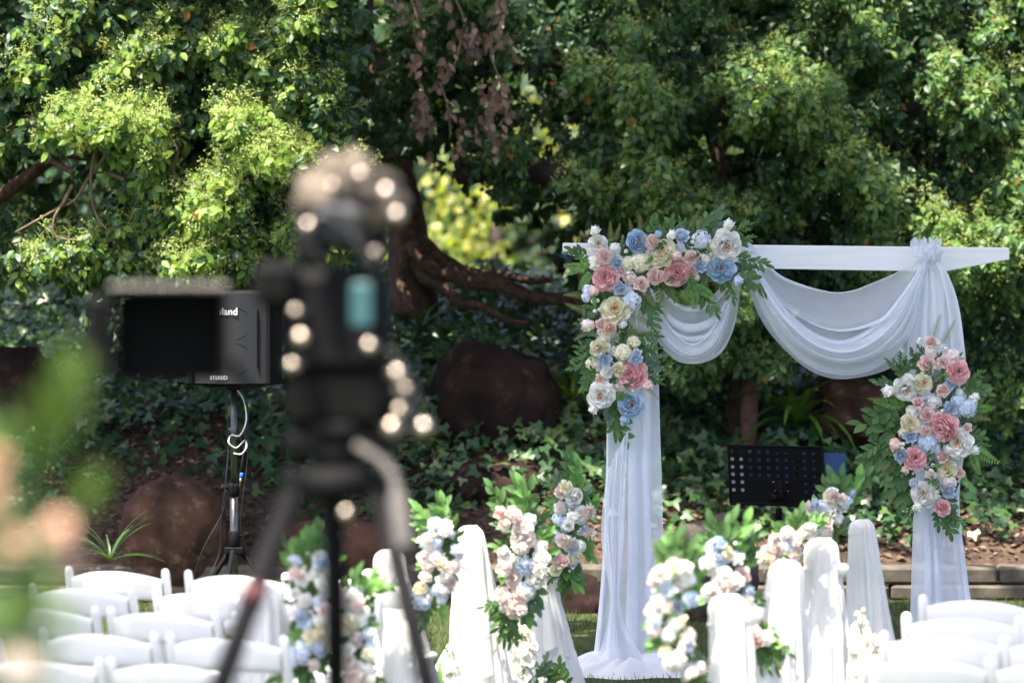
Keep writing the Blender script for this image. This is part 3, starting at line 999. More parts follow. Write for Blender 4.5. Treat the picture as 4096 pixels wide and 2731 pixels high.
# ---- unseen trees, high canopies placed above the frame to shade arch and chairs
def shade_tree(label, base, lobes, n, seed, thr):
    """lobes: (centre, radii, noise threshold) of the crown's boughs"""
    base = Vector(base)
    root = thing('shade_tree', label, 'tree', base)
    fork = Vector((0, 0, 4.2))
    mb = MB()
    limb(mb, [(0, 0, -.1), (.08, -.05, 2.2), fork], .20, .13, 12, .05)
    mb.build('trunk', M['bark'], root)
    r = np.random.default_rng(seed)
    pts = []
    for c, rad, th in lobes:
        e = Vector(c) - base
        mb = MB(); limb(mb, [fork - Vector((0, 0, .1)), fork.lerp(e, .4) + Vector((0, 0, .5)), e + Vector((0, 0, .1))], .10, .03, 8, .05)
        mb.build('branch', M['bark'], root)
        vol = rad[0] * rad[1] * rad[2]
        m = int(n * vol); k = 0
        while k < m:
            p = r.normal(size=3); p /= np.linalg.norm(p); p *= r.random() ** (1 / 3)
            q = np.array(c) + p * np.array(rad)
            k += 1
            if nz(q, .9, seed) > th: pts.append(q)
    L = np.array(pts); k = len(L)
    me = scatter_mesh('crown', [(LEAF_V, LEAF_F, L, frames(r.normal(size=(k, 3)) + [[0, 0, -.4]], r.normal(size=(k, 3)) * .5 + [[0, 0, 1]]), .24 * r.uniform(.7, 1.3, k), 0)], [M['leaf_old']])
    o = link(bpy.data.objects.new('crown', me), root); o.location = -base; o['kind'] = 'stuff'


shade_tree('tall spreading tree right of the arch whose high canopy shades it', (4.3, 18.2, 0),
           [((0, 16.6, 6.2), (2.1, 1.75, 1.1), -.32), ((2.4, 17.6, 6.1), (1.6, 1.3, .9), -.2), ((.5, 18.7, 6.3), (2.2, .95, .7), -.12), ((-1.3, 21.75, 6.1), (.95, .8, .7), -.4), ((.3, 21.4, 6.1), (.9, .8, .7), -.2)], 1500, 44, -.3)  # unseen boughs shaped to shade the arch, lawn and boulders
shade_tree('tree left of the left-hand chairs whose canopy shades them', (-4.3, 13.2, 0), [((-3.1, 12.4, 6.2), (1.1, 2.3, .9), -.14)], 1700, 45, -.25)
shade_tree('unseen tree added right of the right-hand chairs to shade them', (3.4, 12.2, 0), [((.55, 11.6, 6.2), (.75, 1.6, .7), -.3), ((2.2, 11.8, 6.2), (1.2, 1.0, .7), -.2)], 2200, 46, -.25)  # added tree, canopy shaped to keep sun off the right-hand chairs

# ------------------------------------------------------------------ wedding arch
YA = 18.5
S_A = ppm(YA)
arch = thing('wedding_arch', 'white painted timber arch with a tapered crossbeam', 'arch', (at(3080, 1000, YA).x, YA, 0))
ab = Vector(arch.location)
def beam_mesh(d, th, px0, px1, tl_, tr_):
    """beam outline with the cut-back ends"""
    top = lambda px: 972 + (px - 2251) * 19 / 1787
    out = [(px0, top(px0)), (px1, top(px1)), (px1, top(px1) + 47), (px1 - tr_, top(px1) + 96), (px0 + 190, top(px0) + 93), (px0, top(px0) + 40)]
    f = [at(a, c, d) - ab for a, c in out]
    k = [p + Vector((0, th, 0)) for p in f]
    b = MB()
    n = len(out)
    b.add(f + k, [tuple(range(n)), tuple(range(2 * n - 1, n - 1, -1))] + [(i, i + n, (i + 1) % n + n, (i + 1) % n) for i in range(n)], smooth=False)
    return b
bo = beam_mesh(YA, .036, 2251, 4038, 190, 262).build('beam', M['white_wood'], arch)
mod = bo.modifiers.new('edge', 'BEVEL'); mod.width = .004; mod.segments = 2
for px, pw in ((2575, .07), (3752, .07)):
    p = at(px, 1040, YA)
    b = MB(); b.box((p.x - ab.x, .075, (p.z + .02) / 2), (pw, .07, p.z + .02), bevel=.004)
    b.build('post', M['white_wood'], arch)

# ------------------------------------------------------------------ draped fabric
def fold(u, n, k, ph):
    f = 2 * PI * (n * u + .30 * math.sin(2 * PI * u * 1.3 + ph) + .12 * math.sin(2 * PI * u * 3.1 + ph * 2))
    return u + (k / (2 * PI * n)) * math.sin(f), math.cos(f)


def curve(pts):
    """piecewise smooth function of 0..1 through 2-D pixel points (by arc length)"""
    line = smooth_line([Vector((a, c, 0)) for a, c in pts], 10)
    cum = [0]
    for a, c in zip(line, line[1:]): cum.append(cum[-1] + (c - a).length)
    def f(t):
        s = max(0, min(1, t)) * cum[-1]
        for i in range(len(line) - 1):
            if cum[i + 1] >= s - 1e-9:
                q = (s - cum[i]) / max(1e-9, cum[i + 1] - cum[i])
                return line[i].lerp(line[i + 1], q)
        return line[-1]
    return f


def sheet(A, B, d, nf, k, amp, ns=70, nt=110, ph=0.0, belly=0.0, drift=0.0, ampf=None, kf=None, parts=None):
    """cloth between edge curves A and B (functions of s), folded across with overlapping pleats"""
    b = MB(); V = []
    for i in range(ns + 1):
        s = i / ns
        a = A(s); c = B(s)
        am = amp * (ampf(s) if ampf else 1)
        kk = k * (kf(s) if kf else 1)
        for j in range(nt + 1):
            t = j / nt
            w, z = fold(t, nf, kk, ph + drift * s)
            q = a.lerp(c, w)
            p = at(q.x, q.y, d)
            p = p + Vector((0, z * am + .35 * am * nz((q.x * .01, q.y * .01, s * 3), 1, ph) - belly * math.sin(PI * s) * math.sin(PI * min(1, max(0, w))), 0))
            V.append(p)
    F = [(i * (nt + 1) + j, i * (nt + 1) + j + 1, (i + 1) * (nt + 1) + j + 1, (i + 1) * (nt + 1) + j) for i in range(ns) for j in range(nt)]
    b.add(V, F)
    return b


def centre(o):
    """move the origin of a mesh object to the foot of its box"""
    me = o.data
    n = len(me.vertices); co = np.empty(n * 3, np.float32); me.vertices.foreach_get('co', co); co = co.reshape(-1, 3)
    c = np.array([(co[:, 0].min() + co[:, 0].max()) / 2, (co[:, 1].min() + co[:, 1].max()) / 2, co[:, 2].min()], np.float32)
    me.vertices.foreach_set('co', (co - c).ravel()); me.update()
    o.location = c.tolist()
    return o


# left leg drape
A = curve([(2420, 1150), (2415, 1500), (2412, 1700), (2400, 2000), (2380, 2300), (2350, 2550), (2325, 2700)])
B = curve([(2600, 1150), (2612, 1450), (2622, 1700), (2640, 2000), (2660, 2300), (2682, 2550), (2692, 2690)])
o = sheet(A, B, 18.36, 3, 2.1, .035, ph=.7, drift=.8, ampf=lambda s: .6 + .6 * s).build('chiffon_drape', M['sheer2'])
tag(centre(o), 'sheer white cloth hanging down the left post of the arch to the grass', 'drape', 'sheer drapes on the arch')
# gathered puddle and loose front panel of that drape
A = curve([(2420, 1900), (2400, 2150), (2440, 2400), (2400, 2600), (2330, 2715)])
B = curve([(2520, 1700), (2500, 2100), (2480, 2420), (2560, 2620), (2660, 2725)])
o2 = sheet(A, B, 18.24, 3, 2.2, .03, ns=50, nt=70, ph=2.0, drift=1.5, kf=lambda s: .6 + s).build('loose_panel', M['sheer'], o)
o2.location = -o.location
b = MB(); V = []; F = []
c = at(2500, 2690, 18.3)
for i in range(19):
    for j in range(97):
        q = i / 18; a = 2 * PI * j / 96
        k = 1 + .20 * nz((math.cos(a) * 1.6, math.sin(a) * 1.6, 0), 1, 2) + .07 * math.sin(a * 11 + 2 * math.sin(a * 2))
        x = math.cos(a) * .40 * q * k; y = math.sin(a) * .25 * q * k
        fo_ = abs(math.sin(a * 7 + 1.5 * math.sin(a * 3) + q * 2)) ** .7
        z = .006 + (1 - q ** 2) * .05 + math.sin(PI * min(1, q * 1.08)) * (.055 * fo_ + .03 * nz((x * 14, y * 14, 0), 1, 8)) * (1 - .5 * q)
        V.append(Vector((c.x + x, 18.3 + y - .04, max(.005, z))))
for i in range(18):
    for j in range(96):
        F.append((i * 97 + j, i * 97 + j + 1, (i + 1) * 97 + j + 1, (i + 1) * 97 + j))
b.add(V, F)
o2 = b.build('hem', M['sheer2'], o); o2.location = -o.location

# small swag
A = curve([(2625, 1130), (2700, 1190), (2760, 1210), (2830, 1190), (2900, 1120), (2962, 1020)])
B = curve([(2588, 1170), (2606, 1330), (2650, 1410), (2705, 1455), (2780, 1462), (2850, 1440), (2900, 1390), (2940, 1290), (2962, 1150)])
o = sheet(A, B, 18.42, 4, 2.4, .03, ph=1.9, belly=.07, drift=1.1, ampf=lambda s: .35 + .75 * math.sin(PI * s)).build('chiffon_swag', M['sheer'])
tag(centre(o), 'small sheer white swag hanging under the left flower garland', 'drape', 'sheer drapes on the arch')
A = curve([(2605, 1180), (2680, 1300), (2760, 1370), (2830, 1330), (2900, 1200), (2955, 1060)])
B = curve([(2600, 1240), (2640, 1370), (2720, 1435), (2800, 1440), (2880, 1370), (2958, 1110)])
o2 = sheet(A, B, 18.36, 3, 2.0, .02, ns=50, nt=60, ph=.4, belly=.08, drift=-1.4).build('fold', M['sheer'], o); o2.location = -o.location
# large swag
A = curve([(2990, 962), (3040, 1010), (3105, 1085), (3190, 1125), (3320, 1155), (3400, 1150), (3480, 1120), (3580, 1080), (3690, 1025)])
B = curve([(2965, 1000), (2990, 1130), (3050, 1270), (3130, 1370), (3230, 1455), (3330, 1494), (3430, 1490), (3540, 1460), (3620, 1410), (3670, 1300), (3712, 1040)])
o = sheet(A, B, 18.40, 4, 1.9, .035, ns=90, nt=160, ph=.3, belly=.12, drift=.9, ampf=lambda s: .3 + .8 * math.sin(PI * s), kf=lambda s: .75 + .5 * abs(2 * s - 1)).build('chiffon_swag', M['sheer'])
tag(centre(o), 'large sheer white swag draped from the flower garland to the knot on the beam', 'drape', 'sheer drapes on the arch')
A = curve([(2992, 975), (3090, 1150), (3220, 1290), (3350, 1345), (3480, 1290), (3600, 1170), (3700, 1035)])
B = curve([(2975, 1010), (3060, 1250), (3200, 1420), (3350, 1480), (3500, 1450), (3630, 1320), (3708, 1045)])
o2 = sheet(A, B, 18.34, 2, 1.9, .025, ns=80, nt=80, ph=1.4, belly=.13, drift=-1.2, ampf=lambda s: .3 + .8 * math.sin(PI * s)).build('fold', M['sheer'], o); o2.location = -o.location
# right leg drape: from the knot to the ground
A = curve([(3690, 1030), (3660, 1150), (3635, 1300), (3625, 1450), (3640, 1700), (3655, 2000), (3650, 2250), (3642, 2560)])
B = curve([(3740, 1030), (3790, 1085), (3835, 1200), (3858, 1350), (3868, 1500), (3862, 1750), (3836, 2000), (3862, 2250), (3905, 2560)])
o = sheet(A, B, 18.40, 3, 2.0, .035, ns=90, nt=110, ph=2.6, drift=.7, belly=.05, ampf=lambda s: min(1, .25 + 1.2 * s)).build('chiffon_drape', M['sheer2'])
tag(centre(o), 'sheer white cloth falling from the knot down the right post of the arch', 'drape', 'sheer drapes on the arch')
# knot over the beam
kc = at(3715, 1015, 18.40)
b = MB(); V = []; F = []
for j in range(17):
    ph = PI * j / 16
    for i in range(40):
        a = 2 * PI * i / 40
        p = Vector((math.sin(ph) * math.cos(a), math.sin(ph) * math.sin(a), math.cos(ph)))
        s = 1 + .20 * math.sin(9 * a + 3 * p.z + 2 * nz(p, 2, 3)) * math.sin(ph) + .25 * nz(p, 3.2, 5)
        V.append(kc + Vector((p.x * .055 * s, p.y * .06 * s, p.z * .048 * s)))
for j in range(16):
    for i in range(40): F.append((j * 40 + i, (j + 1) * 40 + i, (j + 1) * 40 + (i + 1) % 40, j * 40 + (i + 1) % 40))
b.add(V, F)
for (a, c, l, w) in ((-40, -38, .05, .04), (25, -45, .04, .03), (30, -10, .05, .03), (-10, 45, .05, .03)):
    q = at(3715 + a, 1015 + c, 18.37)
    V = []
    for i in range(7):
        for j in range(7):
            u, v = i / 6 - .5, j / 6 - .5
            V.append(q + Vector((u * w * 2.0, -.012 * math.cos(u * 9) + .01 * nz((u * 5, v * 5, a), 1), v * l * (1 + .5 * math.sin(u * 11 + a)))))
    b.add(V, [(i * 7 + j, i * 7 + j + 1, i * 7 + 8 + j, i * 7 + 7 + j) for i in range(6) for j in range(6)])
o2 = b.build('knot', M['sheer2'], o); o2.location = -o.location

# ------------------------------------------------------------------ silk flowers
def petal(b, ang, tilt, ln, wd, cup, curl, ruf, r, base=.0, h=0.0, nu=5, nv=5, v0=0.0):
    """petal growing from the axis; tilt 0 = upright, 90 = flat"""
    V = []; UV = []; F = []
    ph = r.uniform(0, 6)
    for j in range(nv):
        v = j / (nv - 1)
        e = R(90) - tilt + 0
        # direction in (radial, up); bends outwards by curl
        ti = tilt + curl * v * v
        rr = base + ln * (math.sin(tilt) * v + (math.sin(ti) - math.sin(tilt)) * v * .5)
        zz = h + ln * (math.cos(tilt) * v + (math.cos(ti) - math.cos(tilt)) * v * .5)
        w = wd * 1.12 * math.sin(PI * min(1, .14 + v * .60)) ** .8
        for i in range(nu):
            u = i / (nu - 1) * 2 - 1
            x = u * w
            c = cup * (u * u) * ln * .5 * v
            wav = ruf * ln * math.sin(u * 7 + ph) * v * v
            zr = -abs(u) ** 3 * .16 * ln * v
            pr = rr - c * math.cos(tilt) + zr * math.sin(tilt) + wav * math.cos(tilt)
            pz = zz + c * math.sin(tilt) + zr * math.cos(tilt) + wav * math.sin(tilt)
            V.append((math.cos(ang) * pr - math.sin(ang) * x, math.sin(ang) * pr + math.cos(ang) * x, pz))
            UV.append((i / (nu - 1), v0 + (1 - v0) * v))
    for j in range(nv - 1):
        for i in range(nu - 1):
            F.append((j * nu + i, j * nu + i + 1, (j + 1) * nu + i + 1, (j + 1) * nu + i))
    b.add(V, F, UV)


def fl_peony(seed):
    r = random.Random(seed); b = MB()
    for n, ti, ln, wd, h in ((8, 84, .50, .25, -.03), (9, 68, .47, .24, .0), (9, 52, .43, .20, .04), (9, 36, .38, .16, .07), (8, 22, .32, .13, .09), (5, 10, .26, .10, .10)):
        a0 = r.uniform(0, 6)
        for k in range(n):
            petal(b, a0 + 2 * PI * k / n + r.uniform(-.2, .2), R(ti + r.uniform(-10, 10)), ln * r.uniform(.88, 1.08), wd, .7, R(r.uniform(-15, 30)), .05, r, .02, h)
    return b


def fl_centre(seed):
    r = random.Random(seed); b = MB()
    for k in range(26):
        a = r.uniform(0, 6.28); q = r.random() ** .6 * .11
        p = Vector((math.cos(a) * q, math.sin(a) * q, .06)); e = p * 1.35 + Vector((0, 0, .24 + r.uniform(-.03, .03)))
        b.tube([p, e], .008, 4)
        b.ball(e, .020, 6)
    return b


def fl_rose(seed):
    r = random.Random(seed); b = MB()
    k = 0
    for n, ti, ln, wd, h, cup in ((2, 4, .34, .09, .12, 1.6), (3, 8, .37, .13, .09, 1.5), (4, 16, .40, .17, .06, 1.3), (5, 30, .43, .20, .03, 1.1), (5, 48, .46, .23, .0, .9), (6, 68, .48, .24, -.04, .7)):
        for q in range(n):
            petal(b, k * 2.4, R(ti + r.uniform(-5, 5)), ln, wd, cup, R(r.uniform(8, 38)), .02, r, .015 + .012 * n * .4, h)
            k += 1
    return b


def fl_ranunculus(seed):
    r = random.Random(seed); b = MB()
    k = 0
    for n, ti, ln, wd, h, cup in ((4, -14, .26, .09, .16, 1.3), (5, -4, .30, .12, .13, 1.3), (6, 8, .34, .15, .09, 1.2), (7, 22, .38, .17, .05, 1.1), (7, 42, .42, .19, .01, .9), (7, 62, .46, .2, -.03, .7)):
        for q in range(n):
            petal(b, k * 2.4, R(ti + r.uniform(-5, 5)), ln, wd, cup, R(r.uniform(-5, 20)), .02, r, .05 + .012 * n, h, 5, 4)
            k += 1
    return b


def fl_hydrangea(seed):
    r = random.Random(seed); b = MB()
    n = 34
    for k in range(n):
        z = 1 - (k + .5) / n * 1.1
        a = k * 2.39996
        q = math.sqrt(max(0, 1 - z * z))
        nrm = Vector((math.cos(a) * q, math.sin(a) * q, z * .9 + .1)).normalized()
        c = nrm * r.uniform(.34, .44)
        m3 = frame_z(nrm + Vector((r.uniform(-.35, .35), r.uniform(-.35, .35), r.uniform(-.35, .35))), r.uniform(0, 6))
        for j in range(4):
            aj = j * PI / 2
            dx = Vector((math.cos(aj), math.sin(aj), 0)); sx = Vector((-math.sin(aj), math.cos(aj), 0))
            s = .135 * r.uniform(.9, 1.15)
            P4 = [Vector((0, 0, 0)), dx * s * .5 + sx * s * .48 + Vector((0, 0, .02)), dx * s * 1.05 + Vector((0, 0, -.005 + r.uniform(-.02, .03))), dx * s * .5 - sx * s * .48 + Vector((0, 0, .02))]
            b.add([m3 @ p + c for p in P4], [(0, 3, 2, 1)], [(0, .1), (0, .8), (0, 1), (0, .8)])
    return b


def fl_bud(seed):
    r = random.Random(seed); b = MB()
    b.ball((0, 0, .22), .34, 10, sc=(1, 1, 1.2))
    for k in range(6):
        petal(b, k * 2.4, R(4), .62, .30, 1.9, R(-22), .01, r, .31 - .004 * k, -.06)
    return b


def fl_sepal(seed):
    r = random.Random(seed); b = MB()
    for k in range(5):
        petal(b, k * 1.2566, R(26), .36, .15, 1.0, R(-20), .0, r, .06, -.10, 4, 4)
    b.tube([(0, 0, -.5), (0, 0, -.06)], .025, 6)
    return b


def fl_berry():
    b = MB()
    b.ball((0, 0, .1), .42, 10)
    b.tube([(0, 0, -.8), (0, 0, -.25)], .05, 5, mi=1)
    b.lathe([(.02, .45), (.10, .50), (.05, .56)], n=6, mi=1)
    return b


def fl_mum(seed):
    """pompom chrysanthemum of many narrow petals"""
    r = random.Random(seed); b = MB()
    for n, ti, ln in ((12, 84, .50), (13, 66, .48), (12, 48, .44), (11, 32, .40), (8, 16, .36)):
        a0 = r.uniform(0, 6)
        for k in range(n):
            petal(b, a0 + 2 * PI * k / n, R(ti + r.uniform(-7, 7)), ln * r.uniform(.9, 1.05), .065, .6, R(r.uniform(-30, 10)), .0, r, .02, 0, 3, 4)
    return b


def fl_floret(seed):
    r = random.Random(seed); b = MB()
    for k in range(5): petal(b, k * 1.2566, R(62 + r.uniform(-8, 8)), .52, .26, .4, R(20), .03, r, .02, 0, 4, 4)
    for k in range(2): petal(b, k * 3.1 + .5, R(22), .30, .15, 1.2, R(10), .0, r, .02, .02, 4, 4)
    return b


FL = {}
def flower_mesh(kind, col, var):
    key = (kind, col, var)
    if key not in FL:
        fn = {'peony': fl_peony, 'rose': fl_rose, 'ranunculus': fl_ranunculus, 'hydrangea': fl_hydrangea, 'bud': fl_bud, 'mum': fl_mum, 'floret': fl_floret}[kind]
        FL[key] = fn(hash((kind, var)) % 1000 if False else {'peony': 10, 'rose': 20, 'ranunculus': 30, 'hydrangea': 40, 'bud': 50, 'mum': 60, 'floret': 70}[kind] + var).mesh(kind, P_[col])
    return FL[key]
CENTRE = fl_centre(2).mesh('stamens', M['stamen'])
SEPAL = fl_sepal(2).mesh('sepals', M['sepal'])
BERRY = fl_berry().mesh('berry', [P_['white'], M['stem']])
NAMES = {'peony': 'peony', 'rose': 'rose', 'ranunculus': 'ranunculus', 'hydrangea': 'hydrangea', 'bud': 'flower_bud', 'mum': 'chrysanthemum'}


def leaf_blade(b, p, d, n, ln, wd, mi=0, droop=.25, bend=0.0):
    m3 = frame_y(d, n)
    V = []; UV = []
    nv = 5
    for j in range(nv):
        v = j / (nv - 1)
        w = wd * math.sin(PI * min(1, .06 + v * .94)) ** .75
        if j == nv - 1: w = .0006
        z = -droop * ln * v * v
        for u in (-1, 0, 1):
            V.append(m3 @ Vector((u * w, v * ln, z + (abs(u) * w * .35))) + p)
            UV.append((u * .5 + .5, v))
    F = []
    for j in range(nv - 1):
        for i in range(2):
            F.append((j * 3 + i, j * 3 + i + 1, j * 3 + 4 + i, j * 3 + 3 + i))
    b.add(V, F, UV, mi)


def spray(seed, n=9, lr=.34, wr=.075, kind='willow'):
    """leafy stem of unit length along +Y, facing +Z"""
    r = random.Random(seed); b = MB()
    bend = r.uniform(-.2, .2)
    pos = lambda t: Vector((bend * t * t, t * .86, .10 * math.sin(t * 2.5) - .10 * t * t))
    b.tube([pos(t / 8) for t in range(9)], [.011 * (1 - t / 12) for t in range(9)], 5, mi=1)
    for k in range(n):
        t = .12 + .88 * k / n
        s = 1 if k % 2 else -1
        p = pos(t)
        a = R(58 - 22 * t + r.uniform(-12, 12))
        d = Vector((s * math.sin(a), math.cos(a), r.uniform(-.25, .3)))
        leaf_blade(b, p, d, Vector((r.uniform(-.5, .5), r.uniform(-.3, .3), 1)), lr * r.uniform(.75, 1.15) * (1.05 - .35 * t), wr * r.uniform(.85, 1.15), 0, r.uniform(0, .4))
    leaf_blade(b, pos(1), Vector((bend, 1, -.1)), Vector((0, 0, 1)), lr * .8, wr * .85)
    return b


def fern(seed, n=15, broad=False):
    r = random.Random(seed); b = MB()
    bend = r.uniform(-.18, .18)
    pos = lambda t: Vector((bend * t * t, t, .08 * math.sin(t * 2.2) - .12 * t * t))
    b.tube([pos(t / 8) for t in range(9)], [.010 * (1 - t / 11) for t in range(9)], 5, mi=1)
    for k in range(n):
        t = .16 + .84 * k / n
        l = (.27 if broad else .22) * (1 - t) ** .65 * (1.0 if t > .25 else .8) + .015
        for s in (-1, 1):
            a = R(72 - 18 * t)
            d = Vector((s * math.sin(a), math.cos(a), r.uniform(-.12, .05)))
            if broad:
                leaf_blade(b, pos(t), d, Vector((0, r.uniform(-.2, .2), 1)), l * 1.1, .042 * (1.15 - t * .6), 0, .2)
            else:
                x = d.normalized(); y = Vector((-x.y, x.x, 0)) * .013
                p = pos(t)
                # toothed pinna: three short steps
                V = []; F = []
                for q in range(5):
                    w = (1.15 if q % 2 else .75) * (1 - q / 5.5)
                    V += [p + x * l * q / 4 - y * w, p + x * l * q / 4 + y * w]
                for q in range(4): F.append((q * 2, q * 2 + 1, q * 2 + 3, q * 2 + 2))
                b.add(V, F)
    return b


LV = {}
def green_mesh(kind, var):
    key = (kind, var)
    if key not in LV:
        if kind == 'willow': me = spray(100 + var, 11, .36, .060).mesh('leaf_spray', [M['silk_leaf'], M['stem']])
        elif kind == 'euc': me = spray(120 + var, 9, .36, .088).mesh('leaf_spray', [M['silk_leaf_grey'], M['stem']])
        elif kind == 'laurel': me = spray(140 + var, 7, .50, .11).mesh('leaf_spray', [M['silk_leaf'], M['stem']])
        elif kind == 'lime': me = spray(150 + var, 8, .46, .11).mesh('leaf_spray', [M['silk_leaf_bright'], M['stem']])
        elif kind == 'deep': me = spray(170 + var, 8, .42, .075).mesh('leaf_spray', [M['fresh_leaf'], M['stem']])
        elif kind == 'fern': me = fern(160 + var, 17).mesh('fern_frond', [M['fern_olive'], M['stem']])
        elif kind == 'bfern': me = fern(180 + var, 10, True).mesh('fern_frond', [M['silk_leaf_bright'], M['stem']])
        LV[key] = me
    return LV[key]


class Garland:
    def __init__(s, name, label, cat, base, d, conv, sc, group=None, toward=(0, -1, 0)):
        s.root = thing(name, label, cat, base, 0, group)
        s.b = Vector(base); s.d = d; s.conv = conv; s.sc = sc      # conv: local coords -> photo px; sc: metres per local unit
        s.r = random.Random(len(label) * 7 + 3)
        s.t = Vector(toward)

    def pt(s, x, y, dd=0.0):
        px, py = s.conv(x, y)
        return at(px, py, s.d + dd) - s.b

    def flower(s, kind, col, x, y, diam, out=None, dd=0.0, spread=.42):
        r = s.r
        z = s.t + Vector((r.gauss(0, spread), r.gauss(0, .2), r.gauss(.10, spread)))
        if out: z += Vector(out)
        D = diam * s.sc * (1.14 if kind in ('peony', 'rose', 'ranunculus', 'mum') else 1.18)
        if kind == 'bud':
            D = diam * s.sc * 1.35
        m = xf(s.pt(x, y, dd + r.uniform(-.02, .02)), frame_z(z, r.uniform(0, 6)), D)
        o = part(NAMES[kind], flower_mesh(kind, col, r.randint(0, 2)), s.root, m)
        if kind == 'peony' and col in ('white', 'cream', 'blue'):
            part('stamens', CENTRE, o, Matrix.Identity(4))
        if kind == 'bud':
            part('sepals', SEPAL, o, Matrix.Identity(4))
        return o

    def berry(s, x, y, diam=26):
        r = s.r
        part('berry', BERRY, s.root, xf(s.pt(x, y, -.05 + r.uniform(-.02, .02)), frame_z(s.t + Vector((r.gauss(0, .6), 0, r.gauss(0, .6))), 0), diam * s.sc * 1.1))

    def green(s, kind, x, y, deg, ln, dd=.03, lean=.25, mid=True):
        r = s.r
        a = R(deg)
        ax = Vector((1, 0, 0)); up = Vector((0, 0, 1))
        d = ax * math.cos(a) + up * math.sin(a)
        p = s.pt(x, y, dd)
        l = ln * s.sc
        if mid: p = p - d * l * .5
        y_ = d + s.t * (lean + r.uniform(-.12, .15))
        n_ = s.t + Vector((r.gauss(0, .3), 0, r.gauss(.25, .3)))
        part('fern_frond' if 'fern' in kind else 'leaf_spray', green_mesh(kind, r.randint(0, 3)), s.root, xf(p, frame_y(y_, n_), l))


# ---- left garland (coordinates read off the enlarged garland)
cv = lambda x, y: (2200 + .638 * x, 800 + .638 * y)
gl = Garland('flower_garland', 'L-shaped garland of pink, white and blue flowers on the left corner of the arch', 'flower garland', at(2560, 1650, 18.30), 18.30, cv, .638 / S_A, 'flower garlands on the arch')
for x, y, deg, ln in ((505, 175, 100, 120), (570, 165, 80, 150), (380, 205, 95, 130), (430, 205, 65, 110), (905, 115, 62, 130), (955, 130, 40, 110), (165, 590, 165, 150), (165, 680, 155, 150),
                      (215, 830, 200, 150), (705, 640, -75, 200), (610, 600, -50, 170), (560, 830, -15, 190), (1215, 335, 8, 120), (1145, 540, -70, 110), (630, 1195, -45, 130), (625, 770, -30, 150), (850, 620, -60, 150), (300, 700, 150, 140), (540, 740, -25, 180)):
    gl.green('fern', x, y, deg, ln * 1.15, .0)
for x, y, deg, ln in ((160, 420, 172, 150), (215, 500, 222, 140), (215, 380, 110, 130), (905, 600, -85, 170), (985, 585, -35, 150), (870, 575, -110, 120), (130, 455, 190, 90), (440, 660, 60, 100), (400, 880, 20, 90)):
    gl.green('bfern', x, y, deg, ln * 1.1, .0)
for x, y, deg, ln in ((1190, 195, 15, 140), (1260, 400, -25, 190), (1255, 500, -42, 180), (1100, 560, -75, 160), (975, 650, -62, 180), (645, 160, 60, 110), (735, 180, 80, 120), (865, 165, 120, 120), (960, 150, 65, 130),
                      (215, 945, 195, 150), (195, 1010, 190, 150), (225, 1085, 245, 170), (590, 870, -5, 170), (640, 1090, -20, 140), (390, 1370, -100, 200), (455, 1420, -65, 160), (370, 620, -75, 150), (180, 330, 160, 120),
                      (640, 700, -55, 220), (590, 650, -40, 180), (480, 300, 80, 110), (560, 960, -20, 150), (220, 760, 170, 110), (740, 560, -80, 130), (680, 570, -100, 120), (1220, 260, 10, 110), (600, 920, 20, 140), (230, 900, 170, 130), (250, 1130, 230, 120), (1000, 330, 100, 90), (520, 860, -40, 120), (410, 1280, -80, 150)):
    gl.green('willow' if (x + y) % 3 else 'laurel', x, y, deg, ln * 1.2, .02)
for x, y, deg, ln in ((1050, 120, 72, 150), (1045, 200, 50, 120), (640, 1015, 5, 160), (650, 1050, -8, 120), (150, 320, 165, 110), (330, 290, 120, 110), (470, 300, 80, 120), (950, 480, -70, 110), (500, 970, 80, 110), (360, 1330, -110, 140), (410, 1240, 20, 90), (350, 590, -95, 130), (505, 350, 100, 90), (400, 1110, 0, 90), (690, 215, 70, 90), (800, 190, 60, 100), (450, 480, 40, 80), (600, 560, -60, 90), (900, 520, -60, 100)):
    gl.green('euc', x, y, deg, ln * 1.1, .015)
for k in range(46):     # backing foliage
    if k < 24: x, y = gl.r.uniform(220, 1180), gl.r.uniform(230, 520)
    else: x, y = gl.r.uniform(240, 590), gl.r.uniform(400, 1280)
    gl.green(gl.r.choice(('laurel', 'willow', 'euc')), x, y, gl.r.uniform(0, 360), gl.r.uniform(110, 170), .05, .1)
for c, x, y, dm in (('blue', 545, 265, 140), ('blue', 1075, 440, 160), ('blue', 505, 1285, 150), ('cream', 710, 340, 170), ('white', 1100, 278, 175), ('cream', 410, 690, 165), ('white', 325, 1220, 160), ('white', 300, 275, 110),
                    ('pink', 350, 487, 155), ('pink', 795, 455, 160), ('pink', 520, 1100, 180), ('cream', 312, 925, 115), ('cream', 435, 1065, 90)):
    o = gl.flower('peony', c, x, y, dm, dd=-.05, spread=.22)
for c, x, y, dm in (('blush', 335, 350, 95), ('blush', 640, 265, 100), ('blush', 665, 477, 105), ('blush', 570, 530, 95), ('blush', 880, 365, 90), ('peach', 885, 455, 75), ('blush', 440, 450, 72), ('peach', 370, 800, 85), ('blush', 315, 775, 68),
                    ('white', 355, 1080, 80), ('pale', 465, 1205, 85), ('peach', 320, 1130, 70)):
    gl.flower('rose', c, x, y, dm, dd=-.05, spread=.28)
for c, x, y, dm in (('sky', 420, 390, 75), ('sky', 435, 550, 80), ('sky', 825, 235, 92), ('sky', 940, 415, 78), ('sky', 335, 1000, 88), ('sky', 540, 1000, 78), ('ice', 545, 965, 60)):
    gl.flower('ranunculus', c, x, y, dm, dd=-.06, spread=.25)
